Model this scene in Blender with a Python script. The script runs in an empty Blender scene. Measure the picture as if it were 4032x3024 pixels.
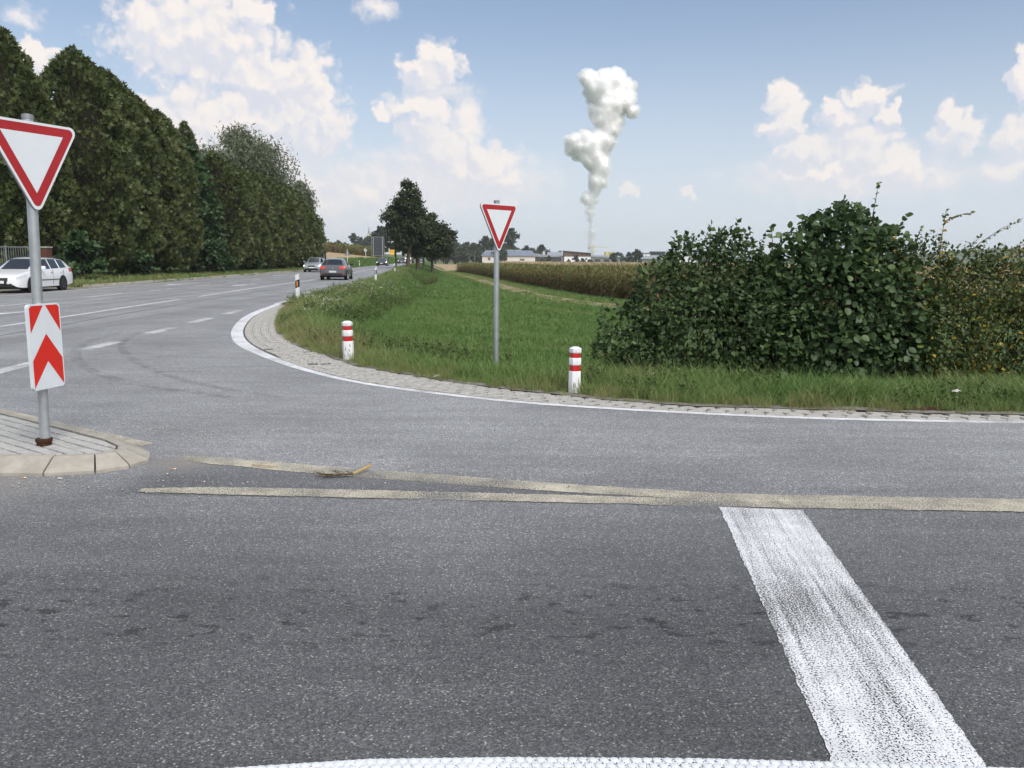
import bpy, bmesh, math, random
import numpy as np
from mathutils import Vector, Matrix, Euler

rng = np.random.default_rng(11)
random.seed(11)
SC = bpy.context.scene
COL = SC.collection
rad = math.radians

# ------------------------------------------------------------------ camera, sky, sun, exposure
cam_d = bpy.data.cameras.new("camera")
cam_d.sensor_width = 36.0
cam_d.lens = 29.107
cam_d.clip_start = 0.05
cam_d.clip_end = 12000
cam = bpy.data.objects.new("camera", cam_d)
COL.objects.link(cam)
PITCH = math.atan((1512 - 1014) / 3260)
cam.matrix_world = (Matrix.Translation((0, 0, 1.6)) @ Matrix.Rotation(math.pi / 2 - PITCH, 4, 'X')
                    @ Matrix.Rotation(rad(0.35), 4, 'Z'))
SC.camera = cam

SUN_EL, SUN_AZ = rad(48), rad(148)          # azimuth clockwise from +Y: behind and right of the camera
sun_d = bpy.data.lights.new("sun", 'SUN')
sun_d.energy = 2.5
sun_d.angle = rad(32)
sun_d.color = (1.0, 0.955, 0.9)
sun = bpy.data.objects.new("sun", sun_d)
COL.objects.link(sun)
sdir = Vector((math.sin(SUN_AZ) * math.cos(SUN_EL), math.cos(SUN_AZ) * math.cos(SUN_EL), math.sin(SUN_EL)))
sun.rotation_euler = sdir.to_track_quat('Z', 'Y').to_euler()
sun.location = (0, 0, 60)

SC.view_settings.view_transform = 'Standard'
SC.view_settings.look = 'None'
SC.view_settings.exposure = 0.60
SC.view_settings.gamma = 1.0
SC.cycles.max_bounces = 6
SC.cycles.diffuse_bounces = 3
SC.cycles.glossy_bounces = 3
SC.cycles.transmission_bounces = 4
SC.cycles.transparent_max_bounces = 8
SC.cycles.volume_bounces = 8
SC.cycles.caustics_reflective = False
SC.cycles.caustics_refractive = False
SC.cycles.use_adaptive_sampling = True
SC.cycles.adaptive_threshold = 0.02


def nd(nt, typ, **kw):
    n = nt.nodes.new(typ)
    for k, v in kw.items():
        if k == 'inp':
            for kk, vv in v.items():
                n.inputs[kk].default_value = vv
        else:
            setattr(n, k, v)
    return n


def math_n(nt, op, a, b=None, clamp=False):
    n = nt.nodes.new('ShaderNodeMath')
    n.operation = op
    n.use_clamp = clamp
    for i, v in enumerate((a, b)):
        if v is None:
            continue
        if isinstance(v, (int, float)):
            n.inputs[i].default_value = v
        else:
            nt.links.new(v, n.inputs[i])
    return n.outputs[0]


# cumulus clouds as (azimuth, elevation, half width, half height) in radians
CRISP = [(-0.347, 0.229, 0.082, 0.049), (-0.393, 0.234, 0.034, 0.037), (-0.294, 0.256, 0.029, 0.02), (-0.272, 0.188, 0.061, 0.045),
         (-0.232, 0.186, 0.028, 0.041), (-0.248, 0.146, 0.054, 0.042), (-0.218, 0.147, 0.025, 0.03), (-0.328, 0.132, 0.1, 0.053),
         (-0.085, 0.22, 0.025, 0.024), (-0.099, 0.208, 0.033, 0.019), (-0.11, 0.168, 0.04, 0.015), (-0.099, 0.148, 0.032, 0.03),
         (-0.081, 0.12, 0.041, 0.026), (-0.032, 0.1, 0.038, 0.031), (-0.15, 0.16, 0.012, 0.007),
         (0.3, 0.173, 0.02, 0.02), (0.315, 0.153, 0.014, 0.019), (0.304, 0.144, 0.023, 0.011), (0.33, 0.116, 0.038, 0.024),
         (0.356, 0.159, 0.014, 0.014), (0.39, 0.168, 0.022, 0.018), (0.412, 0.153, 0.014, 0.01), (0.37, 0.151, 0.023, 0.014),
         (0.382, 0.119, 0.041, 0.029), (0.35, 0.096, 0.056, 0.017), (0.471, 0.149, 0.012, 0.016), (0.482, 0.137, 0.019, 0.013),
         (0.475, 0.124, 0.025, 0.018), (0.529, 0.116, 0.019, 0.023), (0.524, 0.09, 0.028, 0.018), (0.534, 0.181, 0.012, 0.028),
         (0.424, 0.098, 0.036, 0.024), (0.135, 0.078, 0.015, 0.009), (0.202, 0.074, 0.01, 0.009), (-0.509, 0.191, 0.02, 0.016),
         (-0.38, 0.129, 0.019, 0.014)]
SOFT = [(-0.113, 0.083, 0.141, 0.039), (-0.291, 0.069, 0.156, 0.045), (-0.158, 0.27, 0.023, 0.013), (-0.51, 0.231, 0.015, 0.011),
        (0.384, 0.088, 0.124, 0.024), (-0.083, 0.188, 0.038, 0.011), (-0.054, 0.156, 0.018, 0.028), (-0.334, 0.102, 0.131, 0.058),
        (-0.059, 0.089, 0.098, 0.031)]


def cloud_field(P, Q, L, noise_out, k=0.25):
    """signed field of a bank of clouds: > 0 inside"""
    prev = None
    for (a, e, ra, re) in L:
        m = nd(wt, 'ShaderNodeVectorMath', operation='MULTIPLY_ADD')
        wt.links.new(Q, m.inputs[0])
        m.inputs[1].default_value = (1 / ra, 1 / re, 0)
        m.inputs[2].default_value = (-a / ra, -e / re, 0)
        l = nd(wt, 'ShaderNodeVectorMath', operation='LENGTH')
        wt.links.new(m.outputs[0], l.inputs[0])
        o = l.outputs['Value']
        if prev is None:
            prev = o
        else:
            mn = nd(wt, 'ShaderNodeMath', operation='SMOOTH_MIN')
            wt.links.new(prev, mn.inputs[0])
            wt.links.new(o, mn.inputs[1])
            mn.inputs[2].default_value = k
            prev = mn.outputs[0]
    return math_n(wt, 'ADD', math_n(wt, 'SUBTRACT', 1.18, prev), noise_out)


world = bpy.data.worlds.new("World")
SC.world = world
world.use_nodes = True
wt = world.node_tree
wt.nodes.clear()
w_out = wt.nodes.new('ShaderNodeOutputWorld')
sky = nd(wt, 'ShaderNodeTexSky', sky_type='NISHITA', sun_disc=False, sun_elevation=SUN_EL, sun_rotation=SUN_AZ,
         air_density=1.0, dust_density=1.6, ozone_density=2.2, altitude=400)
SKY_STRENGTH = 0.085
tc = wt.nodes.new('ShaderNodeTexCoord')
sep = wt.nodes.new('ShaderNodeSeparateXYZ')
wt.links.new(tc.outputs['Generated'], sep.inputs[0])
az = math_n(wt, 'ARCTAN2', sep.outputs[0], sep.outputs[1])
el = math_n(wt, 'ARCSINE', sep.outputs[2])
cmb = wt.nodes.new('ShaderNodeCombineXYZ')
wt.links.new(az, cmb.inputs[0])
wt.links.new(el, cmb.inputs[1])
PP = cmb.outputs[0]


def sstep(v, lo, hi, o0=0.0, o1=1.0):
    n = nd(wt, 'ShaderNodeMapRange', interpolation_type='SMOOTHSTEP')
    wt.links.new(v, n.inputs[0])
    for i, x in enumerate((lo, hi, o0, o1)):
        n.inputs[i + 1].default_value = x
    return n.outputs[0]


def mixc(fac, a, b):
    n = nd(wt, 'ShaderNodeMix', data_type='RGBA')
    wt.links.new(fac, n.inputs[0])
    for i, v in ((6, a), (7, b)):
        if isinstance(v, tuple):
            n.inputs[i].default_value = v + (1,)
        else:
            wt.links.new(v, n.inputs[i])
    return n.outputs[2]


# pale haze over the Nishita blue, thick at the horizon
blue = mixc(sstep(el, -0.02, 0.30, 0.96, 0.16), sky.outputs[0], (5.7, 6.15, 6.85))
SHADE, LIT, VEIL = (5.85, 5.95, 6.55), (7.7, 7.15, 6.8), (6.35, 6.3, 6.65)


def warped(P, scale, detail, amp, dim='2D'):
    n = nd(wt, 'ShaderNodeTexNoise', noise_dimensions=dim, inp={'Scale': scale, 'Detail': detail, 'Roughness': 0.6})
    wt.links.new(P, n.inputs['Vector'])
    m = nd(wt, 'ShaderNodeVectorMath', operation='MULTIPLY_ADD')
    wt.links.new(n.outputs['Color'], m.inputs[0])
    m.inputs[1].default_value = (amp, amp, 0)
    m.inputs[2].default_value = (-amp / 2, -amp / 2, 0)
    a = nd(wt, 'ShaderNodeVectorMath', operation='ADD')
    wt.links.new(P, a.inputs[0])
    wt.links.new(m.outputs[0], a.inputs[1])
    return a.outputs[0]


def fbm(P, scale, detail, amp, dim='2D'):
    n = nd(wt, 'ShaderNodeTexNoise', noise_dimensions=dim, inp={'Scale': scale, 'Detail': detail, 'Roughness': 0.55})
    wt.links.new(P, n.inputs['Vector'])
    return math_n(wt, 'MULTIPLY', math_n(wt, 'SUBTRACT', n.outputs['Fac'], 0.5), amp)


def shifted(P, v):
    o = nd(wt, 'ShaderNodeVectorMath', operation='ADD')
    wt.links.new(P, o.inputs[0])
    o.inputs[1].default_value = v
    return o.outputs[0]


def cloud_sky(crisp, soft):
    """a Background of the blue sky with one bank of cumulus in it"""
    Q = warped(PP, 42, 4, 0.034)
    n1 = fbm(PP, 46, 6, 0.66)
    vo = nd(wt, 'ShaderNodeTexVoronoi', voronoi_dimensions='2D', feature='SMOOTH_F1', inp={'Scale': 58, 'Smoothness': 0.4})
    wt.links.new(Q, vo.inputs['Vector'])
    puff = math_n(wt, 'MULTIPLY', math_n(wt, 'SUBTRACT', 0.42, vo.outputs['Distance']), 0.62)
    f1 = cloud_field(PP, Q, crisp, math_n(wt, 'ADD', n1, puff))
    # the same bank a little nearer the sun: where it is thinner there, this side is lit
    Q2 = shifted(Q, (0.006, 0.012, 0))
    vo2 = nd(wt, 'ShaderNodeTexVoronoi', voronoi_dimensions='2D', feature='SMOOTH_F1', inp={'Scale': 58, 'Smoothness': 0.4})
    wt.links.new(Q2, vo2.inputs['Vector'])
    puff2 = math_n(wt, 'MULTIPLY', math_n(wt, 'SUBTRACT', 0.42, vo2.outputs['Distance']), 0.62)
    n2 = fbm(shifted(PP, (0.006, 0.012, 0)), 46, 3, 0.66)
    f2 = cloud_field(PP, Q2, crisp, math_n(wt, 'ADD', n2, puff2))
    lit = sstep(math_n(wt, 'SUBTRACT', f1, f2), -0.42, 0.55)
    fs = cloud_field(PP, Q, soft, math_n(wt, 'MULTIPLY', n1, 1.2), 0.35)
    col = mixc(sstep(fs, -0.25, 0.9, 0.0, 0.92), blue, mixc(lit, VEIL, LIT))
    fade = sstep(el, 0.02, 0.2, 0.5, 0.97)
    col = mixc(math_n(wt, 'MULTIPLY', sstep(f1, -0.12, 0.46), fade), col, mixc(lit, SHADE, LIT))
    b = wt.nodes.new('ShaderNodeBackground')
    wt.links.new(col, b.inputs['Color'])
    b.inputs['Strength'].default_value = SKY_STRENGTH
    return b


def plain_sky():
    """scattered cumulus of the same kind over the rest of the sky"""
    Q = warped(tc.outputs['Generated'], 6, 1, 0.1, '3D')
    f = fbm(Q, 3.2, 3, 1.0, '3D')
    col = mixc(sstep(f, 0.02, 0.16), blue, mixc(sstep(f, 0.05, 0.3), LIT, SHADE))
    b = wt.nodes.new('ShaderNodeBackground')
    wt.links.new(col, b.inputs['Color'])
    b.inputs['Strength'].default_value = SKY_STRENGTH
    return b


def mixshader(fac, a, b):
    m = wt.nodes.new('ShaderNodeMixShader')
    wt.links.new(fac, m.inputs[0])
    wt.links.new(a.outputs[0], m.inputs[1])
    wt.links.new(b.outputs[0], m.inputs[2])
    return m


left = cloud_sky([c for c in CRISP if c[0] < 0.02], [c for c in SOFT if c[0] < 0.02])
right = cloud_sky([c for c in CRISP if c[0] > 0.02], [c for c in SOFT if c[0] > 0.02])
low = math_n(wt, 'LESS_THAN', el, 0.36)
front = math_n(wt, 'MULTIPLY', low, math_n(wt, 'LESS_THAN', math_n(wt, 'ABSOLUTE', az), 0.72))
band = mixshader(math_n(wt, 'GREATER_THAN', az, 0.075), left, right)
allsky = mixshader(front, plain_sky(), band)
wt.links.new(allsky.outputs[0], w_out.inputs[0])
world.cycles.sampling_method = 'MANUAL'
world.cycles.sample_map_resolution = 512

# ------------------------------------------------------------------ helpers
def tag(o, label=None, cat=None, group=None, kind=None):
    if label: o['label'] = label
    if cat: o['category'] = cat
    if group: o['group'] = group
    if kind: o['kind'] = kind
    return o


def empty(name, loc=(0, 0, 0), rz=0.0):
    o = bpy.data.objects.new(name, None)
    o.empty_display_size = 0.2
    o.location = loc
    o.rotation_euler = (0, 0, rz)
    COL.objects.link(o)
    return o


def link(name, me, m=None, parent=None):
    if m is not None:
        me.materials.clear()
        for x in (m if isinstance(m, (list, tuple)) else [m]):
            me.materials.append(x)
    o = bpy.data.objects.new(name, me)
    COL.objects.link(o)
    if parent is not None:
        o.parent = parent
    return o


def fast_mesh(name, V, Fc, smooth=False, tint=None):
    """V (n,3); Fc (m,k) with one face size"""
    me = bpy.data.meshes.new(name)
    V = np.ascontiguousarray(V, dtype=np.float32)
    Fc = np.ascontiguousarray(Fc, dtype=np.int32)
    m, k = Fc.shape
    me.vertices.add(len(V))
    me.vertices.foreach_set('co', V.ravel())
    me.loops.add(m * k)
    me.loops.foreach_set('vertex_index', Fc.ravel())
    me.polygons.add(m)
    me.polygons.foreach_set('loop_start', np.arange(0, m * k, k, dtype=np.int32))
    me.polygons.foreach_set('loop_total', np.full(m, k, dtype=np.int32))
    if smooth:
        me.polygons.foreach_set('use_smooth', np.ones(m, dtype=bool))
    if tint is not None:
        a = me.attributes.new('tint', 'FLOAT', 'FACE')
        a.data.foreach_set('value', np.ascontiguousarray(tint, dtype=np.float32))
    me.update(calc_edges=True)
    return me


class MB:
    """collects boxes, tubes, prisms and sheets; build() links them as ONE mesh object"""

    def __init__(self):
        self.v, self.f, self.mi = [], [], []
        self.M = Matrix.Identity(4)

    def add(self, vs, fs, mi=0):
        b = len(self.v)
        self.v += [tuple(self.M @ Vector(p)) for p in vs]
        self.f += [tuple(b + i for i in f) for f in fs]
        self.mi += [mi] * len(fs)
        return self

    def box(self, c, s, rot=None, mi=0, ch=0.0):
        hx, hy, hz = s[0] / 2, s[1] / 2, s[2] / 2
        R = rot.to_matrix() if rot is not None else Matrix.Identity(3)
        c = Vector(c)
        if ch <= 0:
            vs = [c + R @ Vector((x * hx, y * hy, z * hz)) for z in (-1, 1) for x, y in ((-1, -1), (1, -1), (1, 1), (-1, 1))]
            fs = [(3, 2, 1, 0), (4, 5, 6, 7), (0, 1, 5, 4), (1, 2, 6, 5), (2, 3, 7, 6), (3, 0, 4, 7)]
        else:
            vs = [c + R @ Vector((x * (hx - d), y * (hy - d), z)) for z, d in ((-hz, 0), (hz - ch, 0), (hz, ch)) for x, y in ((-1, -1), (1, -1), (1, 1), (-1, 1))]
            fs = [(3, 2, 1, 0), (8, 9, 10, 11)]
            for r in (0, 4):
                fs += [(r + i, r + (i + 1) % 4, r + 4 + (i + 1) % 4, r + 4 + i) for i in range(4)]
        return self.add(vs, fs, mi)

    def tube(self, pts, radii, n=10, mi=0, caps=True):
        pts = [Vector(p) for p in pts]
        if isinstance(radii, (int, float)):
            radii = [radii] * len(pts)
        vs, fs = [], []
        prev = None
        for i, p in enumerate(pts):
            d = (pts[min(i + 1, len(pts) - 1)] - pts[max(i - 1, 0)])
            d = d.normalized() if d.length > 1e-9 else Vector((0, 0, 1))
            ref = prev if prev is not None else (Vector((1, 0, 0)) if abs(d.x) < 0.9 else Vector((0, 1, 0)))
            a = (ref - d * ref.dot(d)).normalized()
            prev = a
            b = d.cross(a)
            for k in range(n):
                t = 2 * math.pi * k / n
                vs.append(p + (a * math.cos(t) + b * math.sin(t)) * radii[i])
        for i in range(len(pts) - 1):
            for k in range(n):
                k2 = (k + 1) % n
                fs.append((i * n + k, i * n + k2, (i + 1) * n + k2, (i + 1) * n + k))
        if caps:
            fs.append(tuple(reversed(range(n))))
            fs.append(tuple((len(pts) - 1) * n + k for k in range(n)))
        return self.add(vs, fs, mi)

    def lathe(self, prof, c=(0, 0, 0), n=20, axis='Z', mi=0, caps=True):
        """prof: list of (radius, height)"""
        vs, fs = [], []
        for r, h in prof:
            for k in range(n):
                t = 2 * math.pi * k / n
                p = (r * math.cos(t), r * math.sin(t), h)
                if axis == 'Y':
                    p = (p[0], p[2], p[1])
                elif axis == 'X':
                    p = (p[2], p[0], p[1])
                vs.append((p[0] + c[0], p[1] + c[1], p[2] + c[2]))
        for i in range(len(prof) - 1):
            for k in range(n):
                k2 = (k + 1) % n
                fs.append((i * n + k, i * n + k2, (i + 1) * n + k2, (i + 1) * n + k))
        if caps:
            fs.append(tuple(reversed(range(n))))
            fs.append(tuple((len(prof) - 1) * n + k for k in range(n)))
        return self.add(vs, fs, mi)

    def prism(self, poly, z0, z1, ch=0.0, mi=0):
        n = len(poly)
        cx = sum(p[0] for p in poly) / n
        cy = sum(p[1] for p in poly) / n
        rings = [(z0, 0.0), (z1 - ch, 0.0), (z1, ch)] if ch > 0 else [(z0, 0), (z1, 0)]
        vs = []
        for z, d in rings:
            for x, y in poly:
                l = math.hypot(x - cx, y - cy) or 1
                vs.append((x - (x - cx) / l * d, y - (y - cy) / l * d, z))
        fs = [tuple(reversed(range(n))), tuple(range((len(rings) - 1) * n, len(rings) * n))]
        for r in range(len(rings) - 1):
            fs += [(r * n + i, r * n + (i + 1) % n, (r + 1) * n + (i + 1) % n, (r + 1) * n + i) for i in range(n)]
        return self.add(vs, fs, mi)

    def build(self, name, m, parent=None, smooth=None):
        me = bpy.data.meshes.new(name)
        me.from_pydata(self.v, [], self.f)
        me.update()
        for i, x in enumerate(self.mi):
            if x:
                me.polygons[i].material_index = x
        if smooth is not None:
            me.polygons.foreach_set('use_smooth', np.ones(len(me.polygons), dtype=bool))
            me.set_sharp_from_angle(angle=rad(smooth))
        return link(name, me, m, parent)


def copy_tree(o, parent=None):
    c = o.copy()
    COL.objects.link(c)
    c.parent = parent
    for ch in list(o.children):
        copy_tree(ch, c)
    return c


def chaikin(P, n=2):
    P = [np.array(p, float) for p in P]
    for _ in range(n):
        Q = [P[0]]
        for a, b in zip(P[:-1], P[1:]):
            Q += [a * .75 + b * .25, a * .25 + b * .75]
        Q.append(P[-1])
        P = Q
    return np.array(P)


# ------------------------------------------------------------------ materials
MATS = {}


def mat(name, col, rough=0.6, spec=0.5, metal=0.0, var=0.0, vscale=4.0, bump=0.0, bscale=60.0, emit=0.0, coat=0.0):
    """principled material, with noise variation of the colour and fine relief where asked for"""
    m = bpy.data.materials.new(name)
    m.use_nodes = True
    nt = m.node_tree
    b = nt.nodes['Principled BSDF']
    b.inputs['Base Color'].default_value = (*col, 1)
    b.inputs['Roughness'].default_value = rough
    b.inputs['Specular IOR Level'].default_value = spec
    b.inputs['Metallic'].default_value = metal
    b.inputs['Coat Weight'].default_value = coat
    if emit:
        b.inputs['Emission Color'].default_value = (*col, 1)
        b.inputs['Emission Strength'].default_value = emit
    geo = nt.nodes.new('ShaderNodeNewGeometry')
    if var:
        n = nd(nt, 'ShaderNodeTexNoise', inp={'Scale': vscale, 'Detail': 6, 'Roughness': 0.65})
        nt.links.new(geo.outputs['Position'], n.inputs['Vector'])
        mr = nd(nt, 'ShaderNodeMapRange', inp={1: 0.25, 2: 0.75, 3: 1 - var, 4: 1 + var})
        nt.links.new(n.outputs['Fac'], mr.inputs[0])
        h = nd(nt, 'ShaderNodeVectorMath', operation='SCALE')
        h.inputs[0].default_value = col
        nt.links.new(mr.outputs[0], h.inputs['Scale'])
        nt.links.new(h.outputs[0], b.inputs['Base Color'])
    if bump:
        n = nd(nt, 'ShaderNodeTexNoise', inp={'Scale': bscale, 'Detail': 4})
        nt.links.new(geo.outputs['Position'], n.inputs['Vector'])
        bp = nd(nt, 'ShaderNodeBump', inp={'Strength': bump, 'Distance': 0.01})
        nt.links.new(n.outputs['Fac'], bp.inputs['Height'])
        nt.links.new(bp.outputs[0], b.inputs['Normal'])
    MATS[name] = m
    return m


def ramp(nt, fac, stops, interp='LINEAR'):
    r = nt.nodes.new('ShaderNodeValToRGB')
    cr = r.color_ramp
    cr.interpolation = interp
    while len(cr.elements) < len(stops):
        cr.elements.new(0.5)
    for e, (p, c) in zip(cr.elements, stops):
        e.position = p
        e.color = (*c, 1)
    if fac is not None:
        nt.links.new(fac, r.inputs[0])
    return r.outputs[0]


def leaf_mat(name, stops, source='face', transl=0.3, rough=0.55, spec=0.35, patch=0.0):
    """foliage: colour by each leaf's own tint, part of the light passing through"""
    m = bpy.data.materials.new(name)
    m.use_nodes = True
    nt = m.node_tree
    b = nt.nodes['Principled BSDF']
    at = nd(nt, 'ShaderNodeAttribute', attribute_name='tint', attribute_type='GEOMETRY' if source == 'face' else 'INSTANCER')
    f = at.outputs['Fac']
    if source == 'both':
        a2 = nd(nt, 'ShaderNodeAttribute', attribute_name='tint', attribute_type='GEOMETRY')
        f = math_n(nt, 'ADD', math_n(nt, 'MULTIPLY', f, 0.65), math_n(nt, 'MULTIPLY', a2.outputs['Fac'], 0.35))
    if patch:
        geo = nt.nodes.new('ShaderNodeNewGeometry')
        n = nd(nt, 'ShaderNodeTexNoise', inp={'Scale': 0.5, 'Detail': 3})
        nt.links.new(geo.outputs['Position'], n.inputs['Vector'])
        f = math_n(nt, 'ADD', f, math_n(nt, 'MULTIPLY', math_n(nt, 'SUBTRACT', n.outputs['Fac'], 0.5), patch))
    c = ramp(nt, f, stops)
    nt.links.new(c, b.inputs['Base Color'])
    b.inputs['Roughness'].default_value = rough
    b.inputs['Specular IOR Level'].default_value = spec
    tr = nt.nodes.new('ShaderNodeBsdfTranslucent')
    nt.links.new(c, tr.inputs['Color'])
    mx = nt.nodes.new('ShaderNodeMixShader')
    mx.inputs[0].default_value = transl
    out = nt.nodes['Material Output']
    nt.links.new(b.outputs[0], mx.inputs[1])
    nt.links.new(tr.outputs[0], mx.inputs[2])
    nt.links.new(mx.outputs[0], out.inputs['Surface'])
    MATS[name] = m
    return m


def asphalt_mat():
    m = bpy.data.materials.new('asphalt')
    m.use_nodes = True
    nt = m.node_tree
    L = nt.links.new
    b = nt.nodes['Principled BSDF']
    geo = nt.nodes.new('ShaderNodeNewGeometry')
    P = geo.outputs['Position']
    sp = nt.nodes.new('ShaderNodeSeparateXYZ')
    L(P, sp.inputs[0])
    X, Y = sp.outputs[0], sp.outputs[1]
    # stones of the surface course: each its own grey, a few pale chips
    vo = nd(nt, 'ShaderNodeTexVoronoi', voronoi_dimensions='2D', inp={'Scale': 150.0, 'Randomness': 1.0})
    L(P, vo.inputs['Vector'])
    sc = nt.nodes.new('ShaderNodeSeparateColor')
    L(vo.outputs['Color'], sc.inputs[0])
    stone = ramp(nt, sc.outputs[0], [(0.0, (0.062, 0.063, 0.064)), (0.45, (0.098, 0.100, 0.101)), (0.8, (0.138, 0.140, 0.140)),
                                     (0.94, (0.17, 0.172, 0.17)), (0.975, (0.27, 0.265, 0.25)), (1.0, (0.40, 0.39, 0.37))])
    gap = nd(nt, 'ShaderNodeMapRange', inp={1: 0.25, 2: 0.75, 3: 1.08, 4: 0.72})
    L(vo.outputs['Distance'], gap.inputs[0])
    # cloudy wear, streaks along the lanes
    n1 = nd(nt, 'ShaderNodeTexNoise', noise_dimensions='2D', inp={'Scale': 0.55, 'Detail': 7, 'Roughness': 0.6})
    L(P, n1.inputs['Vector'])
    w1 = nd(nt, 'ShaderNodeMapRange', inp={1: 0.28, 2: 0.72, 3: 0.84, 4: 1.16})
    L(n1.outputs['Fac'], w1.inputs[0])
    st = nd(nt, 'ShaderNodeVectorMath', operation='MULTIPLY')
    L(P, st.inputs[0])
    st.inputs[1].default_value = (0.6, 5.0, 1.0)
    n2 = nd(nt, 'ShaderNodeTexNoise', noise_dimensions='2D', inp={'Scale': 1.0, 'Detail': 4})
    L(st.outputs[0], n2.inputs['Vector'])
    w2 = nd(nt, 'ShaderNodeMapRange', inp={1: 0.3, 2: 0.7, 3: 0.91, 4: 1.09})
    L(n2.outputs['Fac'], w2.inputs[0])
    st3 = nd(nt, 'ShaderNodeVectorMath', operation='MULTIPLY')
    L(P, st3.inputs[0])
    st3.inputs[1].default_value = (3.4, 0.07, 1.0)
    n3 = nd(nt, 'ShaderNodeTexNoise', noise_dimensions='2D', inp={'Scale': 0.35, 'Detail': 3})
    L(st3.outputs[0], n3.inputs['Vector'])
    w3 = nd(nt, 'ShaderNodeMapRange', inp={1: 0.3, 2: 0.7, 3: 0.84, 4: 1.14})
    L(n3.outputs['Fac'], w3.inputs[0])
    mainroad = nd(nt, 'ShaderNodeMapRange', inp={1: -7.5, 2: -9.0, 3: 0.0, 4: 1.0})
    L(X, mainroad.inputs[0])
    w23 = nd(nt, 'ShaderNodeMix', data_type='FLOAT')
    L(mainroad.outputs[0], w23.inputs[0])
    L(w2.outputs[0], w23.inputs[2])
    L(w3.outputs[0], w23.inputs[3])
    # oil and rubber down the middle of the near lane, drips along it
    dy = math_n(nt, 'DIVIDE', math_n(nt, 'SUBTRACT', Y, 3.55), 0.42)
    band = math_n(nt, 'POWER', 2.718, math_n(nt, 'MULTIPLY', math_n(nt, 'MULTIPLY', dy, dy), -1.0))
    dr = nd(nt, 'ShaderNodeVectorMath', operation='MULTIPLY')
    L(P, dr.inputs[0])
    dr.inputs[1].default_value = (6.5, 13.0, 1.0)
    n4 = nd(nt, 'ShaderNodeTexNoise', noise_dimensions='2D', inp={'Scale': 1.0, 'Detail': 3, 'Roughness': 0.55, 'Distortion': 0.3})
    L(dr.outputs[0], n4.inputs['Vector'])
    spots = nd(nt, 'ShaderNodeMapRange', inp={1: 0.60, 2: 0.68, 3: 0.0, 4: 0.5})
    L(n4.outputs['Fac'], spots.inputs[0])
    dark = math_n(nt, 'SUBTRACT', 1.0, math_n(nt, 'MULTIPLY', band, math_n(nt, 'ADD', 0.13, spots.outputs[0])))
    # tar-dark patch between the two yellow lines, dust beside the island
    s1 = nd(nt, 'ShaderNodeMapRange', interpolation_type='SMOOTHSTEP', inp={1: 5.33, 2: 5.5, 3: 0.0, 4: 1.0})
    L(Y, s1.inputs[0])
    upper = math_n(nt, 'ADD', math_n(nt, 'MULTIPLY', X, -0.262), 5.72)
    s2 = nd(nt, 'ShaderNodeMapRange', interpolation_type='SMOOTHSTEP', inp={1: -0.12, 2: 0.12, 3: 1.0, 4: 0.0})
    L(math_n(nt, 'SUBTRACT', Y, upper), s2.inputs[0])
    s3 = nd(nt, 'ShaderNodeMapRange', interpolation_type='SMOOTHSTEP', inp={1: -3.0, 2: -2.4, 3: 0.0, 4: 1.0})
    L(X, s3.inputs[0])
    wedge = math_n(nt, 'MULTIPLY', math_n(nt, 'MULTIPLY', s1.outputs[0], s2.outputs[0]), s3.outputs[0])
    wedge = math_n(nt, 'SUBTRACT', 1.0, math_n(nt, 'MULTIPLY', wedge, 0.36))
    tot = math_n(nt, 'MULTIPLY', math_n(nt, 'MULTIPLY', math_n(nt, 'MULTIPLY', gap.outputs[0], w1.outputs[0]), w23.outputs[0]),
                 math_n(nt, 'MULTIPLY', dark, wedge))
    # paler with distance: grazing sheen painted into the asphalt colour
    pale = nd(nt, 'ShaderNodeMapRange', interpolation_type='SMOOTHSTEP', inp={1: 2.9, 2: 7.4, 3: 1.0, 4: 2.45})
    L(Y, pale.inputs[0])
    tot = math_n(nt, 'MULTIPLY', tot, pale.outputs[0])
    c = nd(nt, 'ShaderNodeVectorMath', operation='SCALE')
    L(stone, c.inputs[0])
    L(tot, c.inputs['Scale'])
    # dust
    du = nd(nt, 'ShaderNodeVectorMath', operation='DISTANCE')
    L(P, du.inputs[0])
    du.inputs[1].default_value = (-3.9, 5.55, 0)
    dm = nd(nt, 'ShaderNodeMapRange', interpolation_type='SMOOTHSTEP', inp={1: 0.1, 2: 1.15, 3: 1.0, 4: 0.0})
    L(math_n(nt, 'ADD', du.outputs['Value'], math_n(nt, 'MULTIPLY', n2.outputs['Fac'], 0.5)), dm.inputs[0])
    du2 = nd(nt, 'ShaderNodeVectorMath', operation='DISTANCE')
    L(P, du2.inputs[0])
    du2.inputs[1].default_value = (-2.55, 6.3, 0)
    dm2 = nd(nt, 'ShaderNodeMapRange', interpolation_type='SMOOTHSTEP', inp={1: 0.1, 2: 0.6, 3: 0.8, 4: 0.0})
    L(math_n(nt, 'ADD', du2.outputs['Value'], math_n(nt, 'MULTIPLY', n2.outputs['Fac'], 0.3)), dm2.inputs[0])
    mx = nd(nt, 'ShaderNodeMix', data_type='RGBA')
    L(math_n(nt, 'MAXIMUM', dm.outputs[0], dm2.outputs[0]), mx.inputs[0])
    L(c.outputs[0], mx.inputs[6])
    mx.inputs[7].default_value = (0.27, 0.245, 0.21, 1)
    L(mx.outputs[2], b.inputs['Base Color'])
    b.inputs['Roughness'].default_value = 0.62
    b.inputs['Specular IOR Level'].default_value = 0.36
    bp = nd(nt, 'ShaderNodeBump', inp={'Strength': 0.8, 'Distance': 0.004})
    L(sc.outputs[1], bp.inputs['Height'])
    L(bp.outputs[0], b.inputs['Normal'])
    MATS['asphalt'] = m
    return m


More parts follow.
